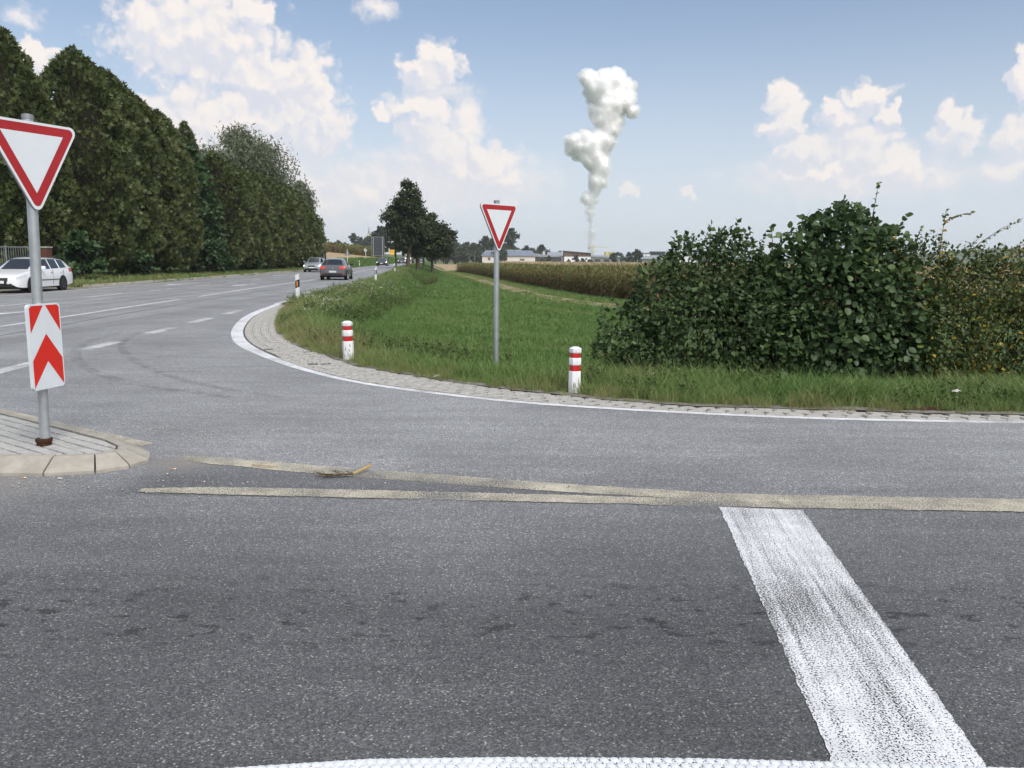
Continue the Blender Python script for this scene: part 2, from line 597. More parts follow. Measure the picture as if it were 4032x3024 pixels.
def paint_mat(name, col, wear, scale, dirt=0.3, track=False):
    """road paint: broken up where the stones of the asphalt show through"""
    m = bpy.data.materials.new(name)
    m.use_nodes = True
    nt = m.node_tree
    L = nt.links.new
    b = nt.nodes['Principled BSDF']
    geo = nt.nodes.new('ShaderNodeNewGeometry')
    P = geo.outputs['Position']
    n = nd(nt, 'ShaderNodeTexNoise', noise_dimensions='2D', inp={'Scale': scale, 'Detail': 2, 'Roughness': 0.6})
    L(P, n.inputs['Vector'])
    big = nd(nt, 'ShaderNodeTexNoise', noise_dimensions='2D', inp={'Scale': 1.3, 'Detail': 4})
    L(P, big.inputs['Vector'])
    v = math_n(nt, 'ADD', n.outputs['Fac'], math_n(nt, 'MULTIPLY', math_n(nt, 'SUBTRACT', big.outputs['Fac'], 0.5), 0.16 if track else 0.5))
    if track:
        sp = nt.nodes.new('ShaderNodeSeparateXYZ')
        L(P, sp.inputs[0])
        dy = math_n(nt, 'DIVIDE', math_n(nt, 'SUBTRACT', sp.outputs[1], 3.62), 0.4)
        band = math_n(nt, 'POWER', 2.718, math_n(nt, 'MULTIPLY', math_n(nt, 'MULTIPLY', dy, dy), -1.0))
        # wear runs in streaks along the bar
        ax = nt.nodes.new('ShaderNodeCombineXYZ')
        L(math_n(nt, 'MULTIPLY', math_n(nt, 'ADD', sp.outputs[0], math_n(nt, 'MULTIPLY', sp.outputs[1], -0.121)), 26.0), ax.inputs[0])
        L(math_n(nt, 'MULTIPLY', sp.outputs[1], 0.9), ax.inputs[1])
        sn = nd(nt, 'ShaderNodeTexNoise', noise_dimensions='2D', inp={'Scale': 1.0, 'Detail': 3})
        L(ax.outputs[0], sn.inputs['Vector'])
        stk = math_n(nt, 'MULTIPLY', math_n(nt, 'SUBTRACT', sn.outputs['Fac'], 0.5), 0.34)
        v = math_n(nt, 'ADD', math_n(nt, 'SUBTRACT', v, math_n(nt, 'MULTIPLY', band, 0.10)), stk)
    cov = nd(nt, 'ShaderNodeMapRange', inp={1: wear - 0.045, 2: wear + 0.045, 3: 0.0, 4: 1.0})
    L(v, cov.inputs[0])
    dirtn = nd(nt, 'ShaderNodeTexNoise', noise_dimensions='2D', inp={'Scale': 7.0, 'Detail': 5})
    L(P, dirtn.inputs['Vector'])
    dm = nd(nt, 'ShaderNodeMapRange', inp={1: 0.3, 2: 0.7, 3: 1 - dirt, 4: 1.05})
    L(dirtn.outputs['Fac'], dm.inputs[0])
    pc = nd(nt, 'ShaderNodeVectorMath', operation='SCALE')
    pc.inputs[0].default_value = col
    L(dm.outputs[0], pc.inputs['Scale'])
    L(pc.outputs[0], b.inputs['Base Color'])
    L(cov.outputs[0], b.inputs['Alpha'])
    b.inputs['Roughness'].default_value = 0.6
    b.inputs['Specular IOR Level'].default_value = 0.4
    MATS[name] = m
    return m


def ground_mat(name, c1, c2, c3, scale=1.2):
    m = bpy.data.materials.new(name)
    m.use_nodes = True
    nt = m.node_tree
    b = nt.nodes['Principled BSDF']
    geo = nt.nodes.new('ShaderNodeNewGeometry')
    n = nd(nt, 'ShaderNodeTexNoise', inp={'Scale': scale, 'Detail': 8, 'Roughness': 0.68})
    nt.links.new(geo.outputs['Position'], n.inputs['Vector'])
    nt.links.new(ramp(nt, n.outputs['Fac'], [(0.3, c1), (0.5, c2), (0.7, c3)]), b.inputs['Base Color'])
    b.inputs['Roughness'].default_value = 0.95
    b.inputs['Specular IOR Level'].default_value = 0.1
    n2 = nd(nt, 'ShaderNodeTexNoise', inp={'Scale': scale * 14, 'Detail': 5})
    nt.links.new(geo.outputs['Position'], n2.inputs['Vector'])
    bp = nd(nt, 'ShaderNodeBump', inp={'Strength': 0.7, 'Distance': 0.05})
    nt.links.new(n2.outputs['Fac'], bp.inputs['Height'])
    nt.links.new(bp.outputs[0], b.inputs['Normal'])
    MATS[name] = m
    return m


def thin_mat(name, col, scale, lo, hi, amount):
    """a film on the road (rubber, dust): partly see-through, broken up by noise"""
    m = bpy.data.materials.new(name)
    m.use_nodes = True
    nt = m.node_tree
    b = nt.nodes['Principled BSDF']
    b.inputs['Base Color'].default_value = (*col, 1)
    b.inputs['Roughness'].default_value = 0.8
    geo = nt.nodes.new('ShaderNodeNewGeometry')
    n = nd(nt, 'ShaderNodeTexNoise', inp={'Scale': scale, 'Detail': 4})
    nt.links.new(geo.outputs['Position'], n.inputs['Vector'])
    mr = nd(nt, 'ShaderNodeMapRange', inp={1: lo, 2: hi, 3: 0.0, 4: amount})
    nt.links.new(n.outputs['Fac'], mr.inputs[0])
    nt.links.new(mr.outputs[0], b.inputs['Alpha'])
    MATS[name] = m
    return m


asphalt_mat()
paint_mat('paint_white', (0.74, 0.75, 0.75), 0.36, 130.0, 0.18)
paint_mat('paint_stop', (0.72, 0.73, 0.735), 0.405, 120.0, 0.14, track=True)
paint_mat('paint_worn', (0.62, 0.63, 0.62), 0.40, 60.0, 0.3)
paint_mat('paint_yellow', (0.56, 0.515, 0.40), 0.455, 95.0, 0.3)
thin_mat('rubber_film', (0.06, 0.06, 0.06), 3.0, 0.38, 0.8, 0.34)
ground_mat('soil_grass', (0.06, 0.085, 0.03), (0.075, 0.12, 0.038), (0.11, 0.14, 0.05), 1.1)
ground_mat('stubble', (0.30, 0.225, 0.125), (0.37, 0.28, 0.165), (0.42, 0.33, 0.20), 0.35)
ground_mat('track_earth', (0.17, 0.16, 0.075), (0.25, 0.215, 0.125), (0.36, 0.31, 0.21), 0.9)
ground_mat('gravel', (0.19, 0.175, 0.14), (0.28, 0.26, 0.22), (0.38, 0.36, 0.32), 9.0)
ground_mat('hedge_shade_soil', (0.035, 0.03, 0.016), (0.06, 0.052, 0.026), (0.10, 0.085, 0.04), 1.5)  # soil brown kept dark, shade of the hedge put into the colour
ground_mat('rust_earth', (0.06, 0.028, 0.018), (0.085, 0.042, 0.028), (0.13, 0.08, 0.055), 6.0)
mat('joint_sand', (0.115, 0.105, 0.085), 0.95, 0.1, var=0.4, vscale=8, bump=0.6, bscale=90)
mat('concrete', (0.35, 0.325, 0.275), 0.85, 0.3, var=0.24, vscale=6, bump=0.35, bscale=120)
mat('paver_grey', (0.40, 0.385, 0.35), 0.88, 0.25, var=0.25, vscale=7, bump=0.5, bscale=110)
mat('brick_grey', (0.41, 0.405, 0.38), 0.88, 0.25, var=0.2, vscale=9, bump=0.5, bscale=110)
mat('kerb_pale', (0.36, 0.34, 0.28), 0.9, 0.2, var=0.25, vscale=2, bump=0.4, bscale=60)
mat('steel', (0.50, 0.52, 0.53), 0.42, 0.5, metal=0.75, var=0.16, vscale=9, bump=0.05, bscale=40)
mat('alu_back', (0.30, 0.31, 0.32), 0.5, 0.5, metal=0.5, var=0.1, vscale=3)
mat('dark_alu', (0.05, 0.056, 0.065), 0.55, 0.4, var=0.12, vscale=2)
mat('rust', (0.06, 0.028, 0.014), 0.9, 0.2, var=0.5, vscale=60, bump=0.8, bscale=150)
mat('sign_white', (0.655, 0.69, 0.71), 0.4, 0.5, var=0.05, vscale=5)
mat('sign_red', (0.36, 0.012, 0.015), 0.35, 0.5, var=0.12, vscale=10)
mat('sign_orange_red', (0.62, 0.022, 0.012), 0.35, 0.5, var=0.06, vscale=10)
mat('sign_yellow', (0.80, 0.42, 0.02), 0.4, 0.4, var=0.05, vscale=2)
mat('sign_yellow_pale', (0.85, 0.66, 0.28), 0.4, 0.4)
mat('white_plastic', (0.72, 0.74, 0.75), 0.45, 0.4, var=0.06, vscale=8)
mat('black_plastic', (0.016, 0.016, 0.017), 0.45, 0.4)
mat('amber', (0.85, 0.30, 0.01), 0.25, 0.6)
mat('reflector', (0.62, 0.66, 0.70), 0.2, 0.8)
mat('bollard_white', (0.74, 0.75, 0.75), 0.7, 0.3, var=0.06, vscale=10, bump=0.3, bscale=30)
mat('bollard_red', (0.46, 0.02, 0.018), 0.3, 0.5, var=0.25, vscale=22)
mat('bark', (0.12, 0.095, 0.062), 0.95, 0.15, var=0.4, vscale=9, bump=0.9, bscale=25)
mat('bark_dark', (0.03, 0.026, 0.018), 0.95, 0.1, var=0.4, vscale=5)
mat('twig_bark', (0.10, 0.07, 0.035), 0.9, 0.2, var=0.3, vscale=12)
mat('twig_pale', (0.42, 0.29, 0.12), 0.8, 0.2, var=0.3, vscale=30)
mat('red_twig', (0.12, 0.03, 0.03), 0.8, 0.2, var=0.3, vscale=30)

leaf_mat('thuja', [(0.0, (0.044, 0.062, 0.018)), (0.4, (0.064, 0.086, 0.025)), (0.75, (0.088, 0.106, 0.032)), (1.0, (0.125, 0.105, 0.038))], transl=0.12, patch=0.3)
leaf_mat('hedge_dark', [(0.0, (0.022, 0.045, 0.016)), (0.6, (0.040, 0.078, 0.026)), (1.0, (0.07, 0.12, 0.036))], transl=0.18)
leaf_mat('willow', [(0.0, (0.085, 0.105, 0.055)), (0.5, (0.135, 0.16, 0.09)), (1.0, (0.22, 0.24, 0.15))], transl=0.2)
leaf_mat('avenue', [(0.0, (0.022, 0.036, 0.014)), (0.55, (0.038, 0.058, 0.02)), (0.85, (0.062, 0.075, 0.024)), (1.0, (0.11, 0.075, 0.028))], transl=0.22)
leaf_mat('avenue_brown', [(0.0, (0.045, 0.034, 0.018)), (1.0, (0.12, 0.085, 0.045))], transl=0.2)
leaf_mat('far_tree', [(0.0, (0.030, 0.045, 0.026)), (1.0, (0.065, 0.088, 0.045))], transl=0.15)
leaf_mat('hazel', [(0.0, (0.034, 0.064, 0.024)), (0.55, (0.062, 0.108, 0.037)), (0.9, (0.11, 0.17, 0.055)), (1.0, (0.22, 0.29, 0.07))], transl=0.28, rough=0.5)
leaf_mat('dogwood', [(0.0, (0.034, 0.060, 0.022)), (0.6, (0.066, 0.108, 0.036)), (0.97, (0.125, 0.19, 0.065)), (1.0, (0.11, 0.05, 0.035))], transl=0.28)
leaf_mat('rose', [(0.0, (0.044, 0.070, 0.022)), (0.5, (0.085, 0.120, 0.036)), (0.78, (0.145, 0.175, 0.045)), (0.86, (0.24, 0.20, 0.03)), (1.0, (0.48, 0.33, 0.025))], transl=0.28)
leaf_mat('red_leaf', [(0.0, (0.13, 0.03, 0.03)), (1.0, (0.26, 0.09, 0.08))], transl=0.3)
leaf_mat('grass', [(0.0, (0.095, 0.178, 0.045)), (0.45, (0.165, 0.262, 0.075)), (0.7, (0.235, 0.255, 0.095)), (1.0, (0.36, 0.30, 0.16))], source='both', transl=0.3, rough=0.6, spec=0.25)
leaf_mat('corn', [(0.0, (0.13, 0.075, 0.035)), (0.3, (0.24, 0.16, 0.075)), (0.48, (0.17, 0.16, 0.05)), (0.68, (0.13, 0.17, 0.045)), (0.85, (0.37, 0.31, 0.15)), (1.0, (0.52, 0.41, 0.25))], source='both', transl=0.25)
leaf_mat('weed', [(0.0, (0.055, 0.095, 0.02)), (0.55, (0.11, 0.15, 0.045)), (0.7, (0.2, 0.17, 0.07)), (0.9, (0.75, 0.75, 0.68)), (1.0, (0.85, 0.85, 0.8))], source='face', transl=0.2)

# ------------------------------------------------------------------ lie of the land
def smooth_table(ys, xs, step=1.0, win=13):
    t = np.arange(ys[0], ys[-1] + step, step)
    v = np.interp(t, ys, xs)
    pad = np.concatenate([np.full(win, v[0]) + (np.arange(win) - win) * (v[1] - v[0]), v, v[-1] + (np.arange(win) + 1) * (v[-1] - v[-2])])
    k = np.ones(win) / win
    return t, np.convolve(pad, k, 'same')[win:-win]


_yr, _xr = smooth_table([-60, 12, 28, 38, 49, 63, 80, 98, 116, 129, 153, 210, 265, 300, 345, 420, 560],
                        [-6.4, -7.05, -7.9, -8.55, -9.4, -10.4, -12.2, -14.2, -16.2, -17.6, -19.3, -23.5, -28.1, -33, -44, -69, -125])
_yl, _xl = smooth_table([-60, 32, 38, 47, 63, 88, 117, 153, 210, 265, 337, 420, 560],
                        [-19.3, -20, -20.25, -20.55, -21.1, -22.2, -22.95, -25.05, -28.4, -33.5, -49.5, -77, -133])
xr = lambda y: np.interp(y, _yr, _xr)
xl = lambda y: np.interp(y, _yl, _xl)
# edge of the carriageway round the corner, and the inner edge of the paved strip
WC = chaikin([(-7.91, 28.2), (-7.22, 22.78), (-6.29, 18.98), (-5.6, 16.75), (-4.9, 14.99), (-4.06, 13.44), (-3.12, 11.88), (-2.07, 10.57),
              (-1.15, 9.85), (-.03, 9.15), (.97, 8.78), (1.91, 8.52), (2.81, 8.32), (3.71, 8.2), (5.12, 8.12), (10, 8.0), (30, 7.8), (70, 7.5)], 2)
IN = chaikin([(-7.7, 28.6), (-6.15, 21.6), (-4.92, 17.31), (-3.88, 14.81), (-2.83, 13.0), (-2.11, 11.82), (-1.28, 11.02), (-.63, 10.43),
              (.13, 9.83), (.72, 9.42), (1.5, 9.05), (2.46, 8.78), (3.87, 8.60), (5.31, 8.47), (10, 8.35), (30, 8.15), (70, 7.85)], 2)
yin = lambda x: np.interp(x, IN[:, 0], IN[:, 1], left=29.0)


def d_side(x, y):
    """distance from the inner edge of the paved strip, positive on the grass"""
    x = np.asarray(x, float); y = np.asarray(y, float)
    A, B = IN[:-1], IN[1:]
    best = np.full(x.shape, 1e9)
    for a, b in zip(A, B):
        d = b - a
        t = np.clip(((x - a[0]) * d[0] + (y - a[1]) * d[1]) / (d @ d), 0, 1)
        best = np.minimum(best, np.hypot(x - a[0] - t * d[0], y - a[1] - t * d[1]))
    return np.where(y > yin(x), best, -best)


def sst(a, b, v):
    t = np.clip((v - a) / (b - a), 0, 1)
    return t * t * (3 - 2 * t)


def snoise(x, y, s=1.0, seed=0.0):
    x = x * s + seed; y = y * s - seed * 1.7
    return (np.sin(x * 1.7 + 1.3 * np.sin(y * 1.1)) + np.sin(y * 2.1 + 1.7 * np.sin(x * 0.9 + 2)) + np.sin((x + y) * 1.3 + seed)
            + 0.5 * np.sin(x * 4.3 + y * 1.9) + 0.5 * np.sin(y * 5.1 - x * 2.3)) / 4


def height(x, y):
    x = np.asarray(x, float); y = np.asarray(y, float)
    sm = x - xr(y)
    sl = xl(y) - x
    ds = d_side(x, y)
    zm = np.interp(ds, [0, .15, .5, 1.5, 3, 10, 30, 60, 200, 450, 4000], [-.04, -.005, .0, -.09, -.19, -.5, -.95, -1.3, -1.75, -2.4, -3])
    t = sst(.7, 6.0, sm)
    fade = sst(4, 16, ds) * (1 - sst(96, 100, y))
    carve = np.clip(1 - np.abs(sm - 3.5) / 2.3, 0, 1)
    carve = carve * carve * (3 - 2 * carve) * 0.80 * fade
    mound = 0.30 * np.exp(-((sm - 7.3) / 1.6) ** 2) * fade
    zr = zm * t - carve + mound + 0.035 * snoise(x, y, 1.6) * sst(.3, 1.5, np.minimum(sm, ds))
    rise = sst(100, 140, y)
    zl = -0.03 + 0.13 * sst(40.8, 42.2, y) + rise * (1.0 * sst(.8, 4, sl) + 0.10 * np.clip(sl - 2, 0, 45)) + 0.25 * sst(2.5, 5, sl) * (1 - rise)
    z = np.full(x.shape, -0.08)
    right = (sm > 0.12) & (ds > 0)
    z = np.where(right, zr, z)
    z = np.where(sl > np.where((y > 41) & (y < 112), 1.0, .25), zl, z)
    z = np.where((y < 1.2) & (x > -6.2), -0.01, z)
    return z


H1 = lambda x, y: float(height(np.array([x]), np.array([y]))[0])


def sheet(name, xs, ys, dz, m, kind='structure'):
    X, Y = np.meshgrid(xs, ys)
    Z = height(X, Y) + dz
    V = np.stack([X, Y, Z], -1).reshape(-1, 3)
    nx, ny = len(xs), len(ys)
    i = np.arange(ny - 1)[:, None] * nx + np.arange(nx - 1)[None]
    Fc = np.stack([i, i + 1, i + nx + 1, i + nx], -1).reshape(-1, 4)
    o = link(name, fast_mesh(name, V, Fc, True), m)
    return tag(o, kind=kind)


def strip_sheet(name, rows, m, kind='structure', z=None, dz=0.0):
    """rows: list of rows of (x, y) points; a quad sheet on the land or at a fixed height"""
    nx = len(rows[0])
    A = np.array(rows, float).reshape(-1, 2)
    Z = np.full(len(A), z) if z is not None else height(A[:, 0], A[:, 1]) + dz
    V = np.column_stack([A, Z])
    ny = len(rows)
    i = np.arange(ny - 1)[:, None] * nx + np.arange(nx - 1)[None]
    Fc = np.stack([i, i + 1, i + nx + 1, i + nx], -1).reshape(-1, 4)
    a, b_, c = (V[Fc[0, k]] for k in (0, 1, 2))
    if np.cross(b_ - a, c - a)[2] < 0:
        Fc = Fc[:, ::-1]
    o = link(name, fast_mesh(name, V, Fc), m)
    return tag(o, kind=kind)


gx = np.concatenate([[-6000, -3000, -1500, -800, -500, -300, -200, -140], np.arange(-100, -36, 4.0), np.arange(-36, -18, 0.75), np.arange(-18, -9, 0.4), np.arange(-9, 9, 0.22),
                     np.arange(9, 30, 0.8), np.arange(30, 100, 5.0), [100, 140, 200, 300, 500, 800, 1500, 3000, 6000]])
gy = np.concatenate([[-3000, -600, -150, -60, -25, -10, -4, 0, 1.0, 1.3, 4, 7], np.arange(7.6, 24, 0.22), np.arange(24, 60, 0.5), np.arange(60, 112, 0.9), np.arange(112, 300, 4.0),
                     [300, 320, 345, 380, 420, 480, 560, 700, 900, 1200, 1800, 2600, 4000, 8000]])
sheet('ground', gx, gy, 0.0, MATS['soil_grass'])

# ------------------------------------------------------------------ roads
def road_outline():
    ys = np.concatenate([np.arange(-60, 100, 4.0), np.arange(100, 561, 10.0)])
    L = [(float(xl(y)) - 0.05, float(y)) for y in ys]
    R = [(float(xr(y)), float(y)) for y in ys if y > 30]
    P = L + R[::-1] + [tuple(p) for p in WC] + [(70, 1.35), (-5.2, 1.35), (-6.2, 0.2), (-6.4, -60)]
    return P


bm = bmesh.new()
f = bm.faces.new([bm.verts.new((x, y, 0.0)) for x, y in road_outline()])
bmesh.ops.triangulate(bm, faces=[f])
me = bpy.data.meshes.new('road')
bm.normal_update()
for f in bm.faces:
    if f.normal.z < 0:
        f.normal_flip()
bm.to_mesh(me); bm.free()
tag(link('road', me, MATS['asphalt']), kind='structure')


def line_strip(name, pts, w, m, z=0.004, ragged=0.0):
    """a painted line of width w along pts (w may be a list)"""
    P = np.array(pts, float)
    if ragged:                       # fine steps with a worn, uneven edge
        cs = np.concatenate([[0], np.cumsum(np.linalg.norm(np.diff(P, axis=0), axis=1))])
        s_ = np.arange(0, min(cs[-1], 14), .025)
        w = np.interp(s_, cs, np.broadcast_to(np.asarray(w, float), (len(P),)))
        P = np.column_stack([np.interp(s_, cs, P[:, 0]), np.interp(s_, cs, P[:, 1])])
        w = w + rng.normal(0, ragged * .5, len(w)) + ragged * np.sin(s_ * 9) * .4
        P = P + rng.normal(0, ragged * .18, P.shape)
    d = np.gradient(P, axis=0)
    if ragged:
        d = np.column_stack([np.convolve(np.pad(d[:, k], 12, 'edge'), np.ones(25) / 25, 'valid') for k in (0, 1)])
    n = np.column_stack([-d[:, 1], d[:, 0]]) / np.linalg.norm(d, axis=1)[:, None]
    w = np.broadcast_to(np.asarray(w, float), (len(P),))[:, None]
    rows = [[tuple(a), tuple(b)] for a, b in zip(P + n * w / 2, P - n * w / 2)]
    o = strip_sheet(name, rows, m, z=z)
    return o


def along(f, y0, y1, n=8, off=0.0):
    return [(float(f(y)) + off, float(y)) for y in np.linspace(y0, y1, n)]


f_centre = lambda y: np.interp(y, [-30, 18.4, 24.7, 32.8, 42.4, 60.3, 80, 98, 130, 165], [-10.6, -11.43, -11.91, -12.4, -13.03, -13.95, -15.6, -17.4, -20.3, -22.5])
f_lane = lambda y: np.interp(y, [0, 25.7, 35, 46, 57, 63, 80], [-15.3, -15.95, -16.47, -16.85, -17.38, -17.7, -18.6])
f_seam = lambda y: np.interp(y, [-30, 16.4, 22.7, 30.8, 38.6, 55, 90], [-9.4, -10.17, -10.7, -11.2, -11.5, -12.6, -15.4])
wcl = [tuple(p) for p in WC]
ws = [0.24 if p[1] > 15 else 0.24 - 0.125 * min(1, (15 - p[1]) / 4) for p in wcl]
tag(line_strip('edge_line', [(p[0], p[1]) for p in wcl], ws, MATS['paint_white']), kind='structure')
line_strip('edge_line', along(xr, 28.2, 300, 90, -0.1), 0.16, MATS['paint_white'])
line_strip('edge_line', along(xl, -20, 300, 100, 0.16), 0.12, MATS['paint_white'])
line_strip('centre_line', along(f_centre, -20, 30.66, 20), 0.14, MATS['paint_white'])
line_strip('centre_line', along(f_centre, 32.85, 165, 50), 0.14, MATS['paint_white'])
line_strip('asphalt_seam', along(f_seam, -20, 88, 40), 0.045, MATS['dark_alu'], z=0.003)
for y0, y1 in ((19.5, 22.2), (25.2, 28.4), (31.9, 35.1), (38.0, 40.8), (43.9, 46.4), (49.7, 52.2), (55.3, 57.8), (61.3, 63.4), (67.2, 69.4), (73, 75.2)):
    line_strip('lane_dash', along(f_lane, y0, y1, 4), 0.12, MATS['paint_white'])
for y0, y1 in ((175, 181), (193, 199), (211, 217), (229, 235)):
    line_strip('lane_dash', along(lambda y: (xl(y) + xr(y)) / 2, y0, y1, 4), 0.15, MATS['paint_white'])
for y0, y1 in ((5.2, 6.7), (8.3, 9.6), (11.0, 12.4), (14.0, 15.4), (17.1, 18.5), (19.9, 21.5), (23.0, 24.5)):
    line_strip('junction_dash', [(-7.03 - (y0 - 11) * 0.075 - 0.03, y0), (-7.03 - (y1 - 11) * 0.075 - 0.03, y1)], 0.26, MATS['paint_worn'])


def lane_arrow(x, y, L, rz, turn=0):
    """white arrow on the lane: shaft, head and a side barb"""
    b = MB()
    b.M = Matrix.Translation((x, y, 0.004)) @ Matrix.Rotation(rz, 4, 'Z')
    b.add([(-.08, 0, 0), (.08, 0, 0), (.08, L * .62, 0), (-.08, L * .62, 0)], [(0, 1, 2, 3)])
    b.add([(-.34, L * .6, 0.0005), (.34, L * .6, 0.0005), (0, L, 0.0005)], [(0, 1, 2)])
    if turn:
        s = turn
        b.add([(s * .0, L * .30, .0010), (s * .45, L * .42, .0010), (s * .45, L * .5, .0010), (s * .0, L * .42, .0010)], [(0, 1, 2, 3) if s > 0 else (3, 2, 1, 0)])
    return tag(b.build('lane_arrow', MATS['paint_white']), kind='structure')


lane_arrow(-14.9, 48.6, 4.0, math.pi - .05, 1)
lane_arrow(-13.75, 24.3, 4.0, math.pi - .05, 1)
lane_arrow(-18.75, 49.2, 4.2, math.pi - 0.03)
lane_arrow(-19.45, 71.8, 3.6, math.pi - 0.03)
lane_arrow(-16.3, 78, 4.0, 0.05, -1)

# yellowed lines of the side road
Y1 = [(-2.62, 6.44), (-2.3, 6.35), (-1.4, 6.08), (-.35, 5.815), (.55, 5.60), (1.44, 5.44), (2.4, 5.40), (3.4, 5.365), (9, 5.21), (60, 4.76)]
Y2 = [(-2.55, 5.505), (-2.1, 5.505), (-1.2, 5.46), (-.32, 5.405), (.6, 5.345), (1.4, 5.285), (2.4, 5.245), (3.4, 5.21), (9, 5.05), (60, 4.6)]
line_strip('yellow_line', Y1, [.12, .2, .23, .22, .2, .17, .15, .14, .14, .14], MATS['paint_yellow'], z=0.004, ragged=.016)
line_strip('yellow_line', Y2, [.08, .17, .19, .18, .17, .16, .16, .16, .16, .16], MATS['paint_yellow'], z=0.008, ragged=.014)
line_strip('yellow_line', [(-6.5, 9.25), (-5.26, 8.39), (-4.17, 7.62), (-3.24, 6.99), (-3.1, 6.9)], 0.13, MATS['paint_yellow'], z=0.004, ragged=.016)
line_strip('stop_line', [(1.615, 5.18), (1.45, 3.8), (1.28, 2.425), (1.24, 2.1)], [.525, .505, .485, .48], MATS['paint_stop'], z=0.004, ragged=.009)
near = [(-1.6, 2.24), (-.79, 2.345), (-.45, 2.385), (0.01, 2.40), (.6, 2.40), (1.04, 2.385), (2.0, 2.34), (6, 2.2), (60, 1.9)]
line_strip('edge_line', near, 0.12, MATS['paint_white'], z=0.006)
# raised dots of that thermoplastic line
db = MB()
nn = np.array(near)
for i in range(130):
    x = -1.5 + i * 0.034
    yc = float(np.interp(x, nn[:, 0], nn[:, 1]))
    for k in range(4):
        db.lathe([(0.0135, 0.0), (0.0125, 0.003), (0.008, 0.0045)], (x + (0.017 if k % 2 else 0) + random.uniform(-.002, .002), yc + 0.046 - k * 0.029, 0.0065), 8, caps=True)
tag(db.build('edge_line_dots', MATS['sign_white'], smooth=40), kind='stuff')

# black tyre marks swinging out of the side road
for dx, w in ((0, 0.16), (1.15, 0.13)):
    P = [(-8.2 + dx * .35, 17.3), (-7.85 + dx * .6, 15.0), (-7.0 + dx * .75, 13.1), (-5.9 + dx * .8, 11.4), (-4.6 + dx * .7, 10.1), (-3.2 + dx * .5, 9.3)]
    line_strip('tyre_mark', chaikin(P, 2), w, MATS['rubber_film'], z=0.009 + 0.002 * dx)

# ------------------------------------------------------------------ paved strip round the corner: interlocking pavers
cum = np.concatenate([[0], np.cumsum(np.linalg.norm(np.diff(WC, axis=0), axis=1))])
def wc_at(s):
    p = np.array([np.interp(s, cum, WC[:, 0]), np.interp(s, cum, WC[:, 1])])
    q = np.array([np.interp(s + .05, cum, WC[:, 0]), np.interp(s + .05, cum, WC[:, 1])])
    d = (q - p) / np.linalg.norm(q - p)
    return p, d, np.array([-d[1], d[0]])
rows = []
for s in np.linspace(0.2, cum[-1] - 20, 150):
    p, d, n = wc_at(s)
    w = max(0.1, -float(d_side(*p)))
    rows.append([tuple(p), tuple(p + n * (w + 0.28))])
bed = strip_sheet('paved_strip', rows, MATS['joint_sand'], z=-0.004)
bone = [(-.485, -.48), (.485, -.48), (.485, -.30), (.29, -.14), (.29, .14), (.485, .30), (.485, .48), (-.485, .48), (-.485, .30), (-.29, .14), (-.29, -.14), (-.485, -.30)]
PW, PD = 0.20, 0.165
pav_me = []
for k in range(4):
    b = MB()
    b.prism([(x * PW * (1 - .01 * k), y * PD) for x, y in bone], -0.05, 0.0, ch=0.006)
    o = b.build('paver', MATS['paver_grey'])
    pav_me.append(o.data)
    bpy.data.objects.remove(o)
spots = []
s = 1.2
row_edge = 0.15
while s < 46:
    p, d, n = wc_at(s)
    w = -float(d_side(*p))
    off0 = 0.15 if p[1] > 13 else 0.075
    for r in range(9):
        u = off0 + PD * (r + .5)
        if u - PD * .45 > w:
            break
        ss = s + (PW / 2 if r % 2 else 0)
        pp, dd, n2 = wc_at(ss)
        c = pp + n2 * u
        spots.append((c[0], c[1], math.atan2(dd[1], dd[0])))
    s += PW
spots = [q for q in spots if random.random() > 0.015]
show = sorted(spots, key=lambda q: math.hypot(q[0], q[1]))
inview = [q for q in show if abs(q[0]) < q[1] * 0.66]
rest = [q for q in show if abs(q[0]) >= q[1] * 0.66] + inview[290:]
for q in inview[:290]:
    o = link('paver', random.choice(pav_me), None, bed)
    o.location = (q[0], q[1], 0.012 + random.uniform(-.004, .005))
    o.rotation_euler = (random.uniform(-.02, .02), random.uniform(-.02, .02), q[2] + random.uniform(-.03, .03))
b = MB()
for q in rest:
    b.M = Matrix.Translation((q[0], q[1], 0.012 + random.uniform(-.004, .005))) @ Matrix.Rotation(q[2] + random.uniform(-.03, .03), 4, 'Z')
    b.prism([(x * PW, y * PD) for x, y in bone], -0.03, 0.0, ch=0.006)
tag(b.build('far_pavers', MATS['paver_grey'], bed), kind='stuff')
# gravelly margin between pavers and grass
rows = []
for s in np.linspace(0.5, cum[-1] - 22, 200):
    p, d, n = wc_at(s)
    w = max(0.1, -float(d_side(*p)))
    a = 0.05 * math.sin(s * 2.1) + 0.04 * math.sin(s * 5.3)
    rows.append([tuple(p + n * (w - 0.015 + .6 * a)), tuple(p + n * (w + 0.17 + a))])
tag(strip_sheet('gravel_margin', rows, MATS['gravel'], z=0.021), kind='structure')
rows = [[(4.05 + i * .1, 8.66 + .012 * math.sin(i)), (4.05 + i * .1, 8.80 + 0.05 * math.sin(i * .35))] for i in range(14)]
strip_sheet('earth_patch', rows, MATS['rust_earth'], z=0.026)

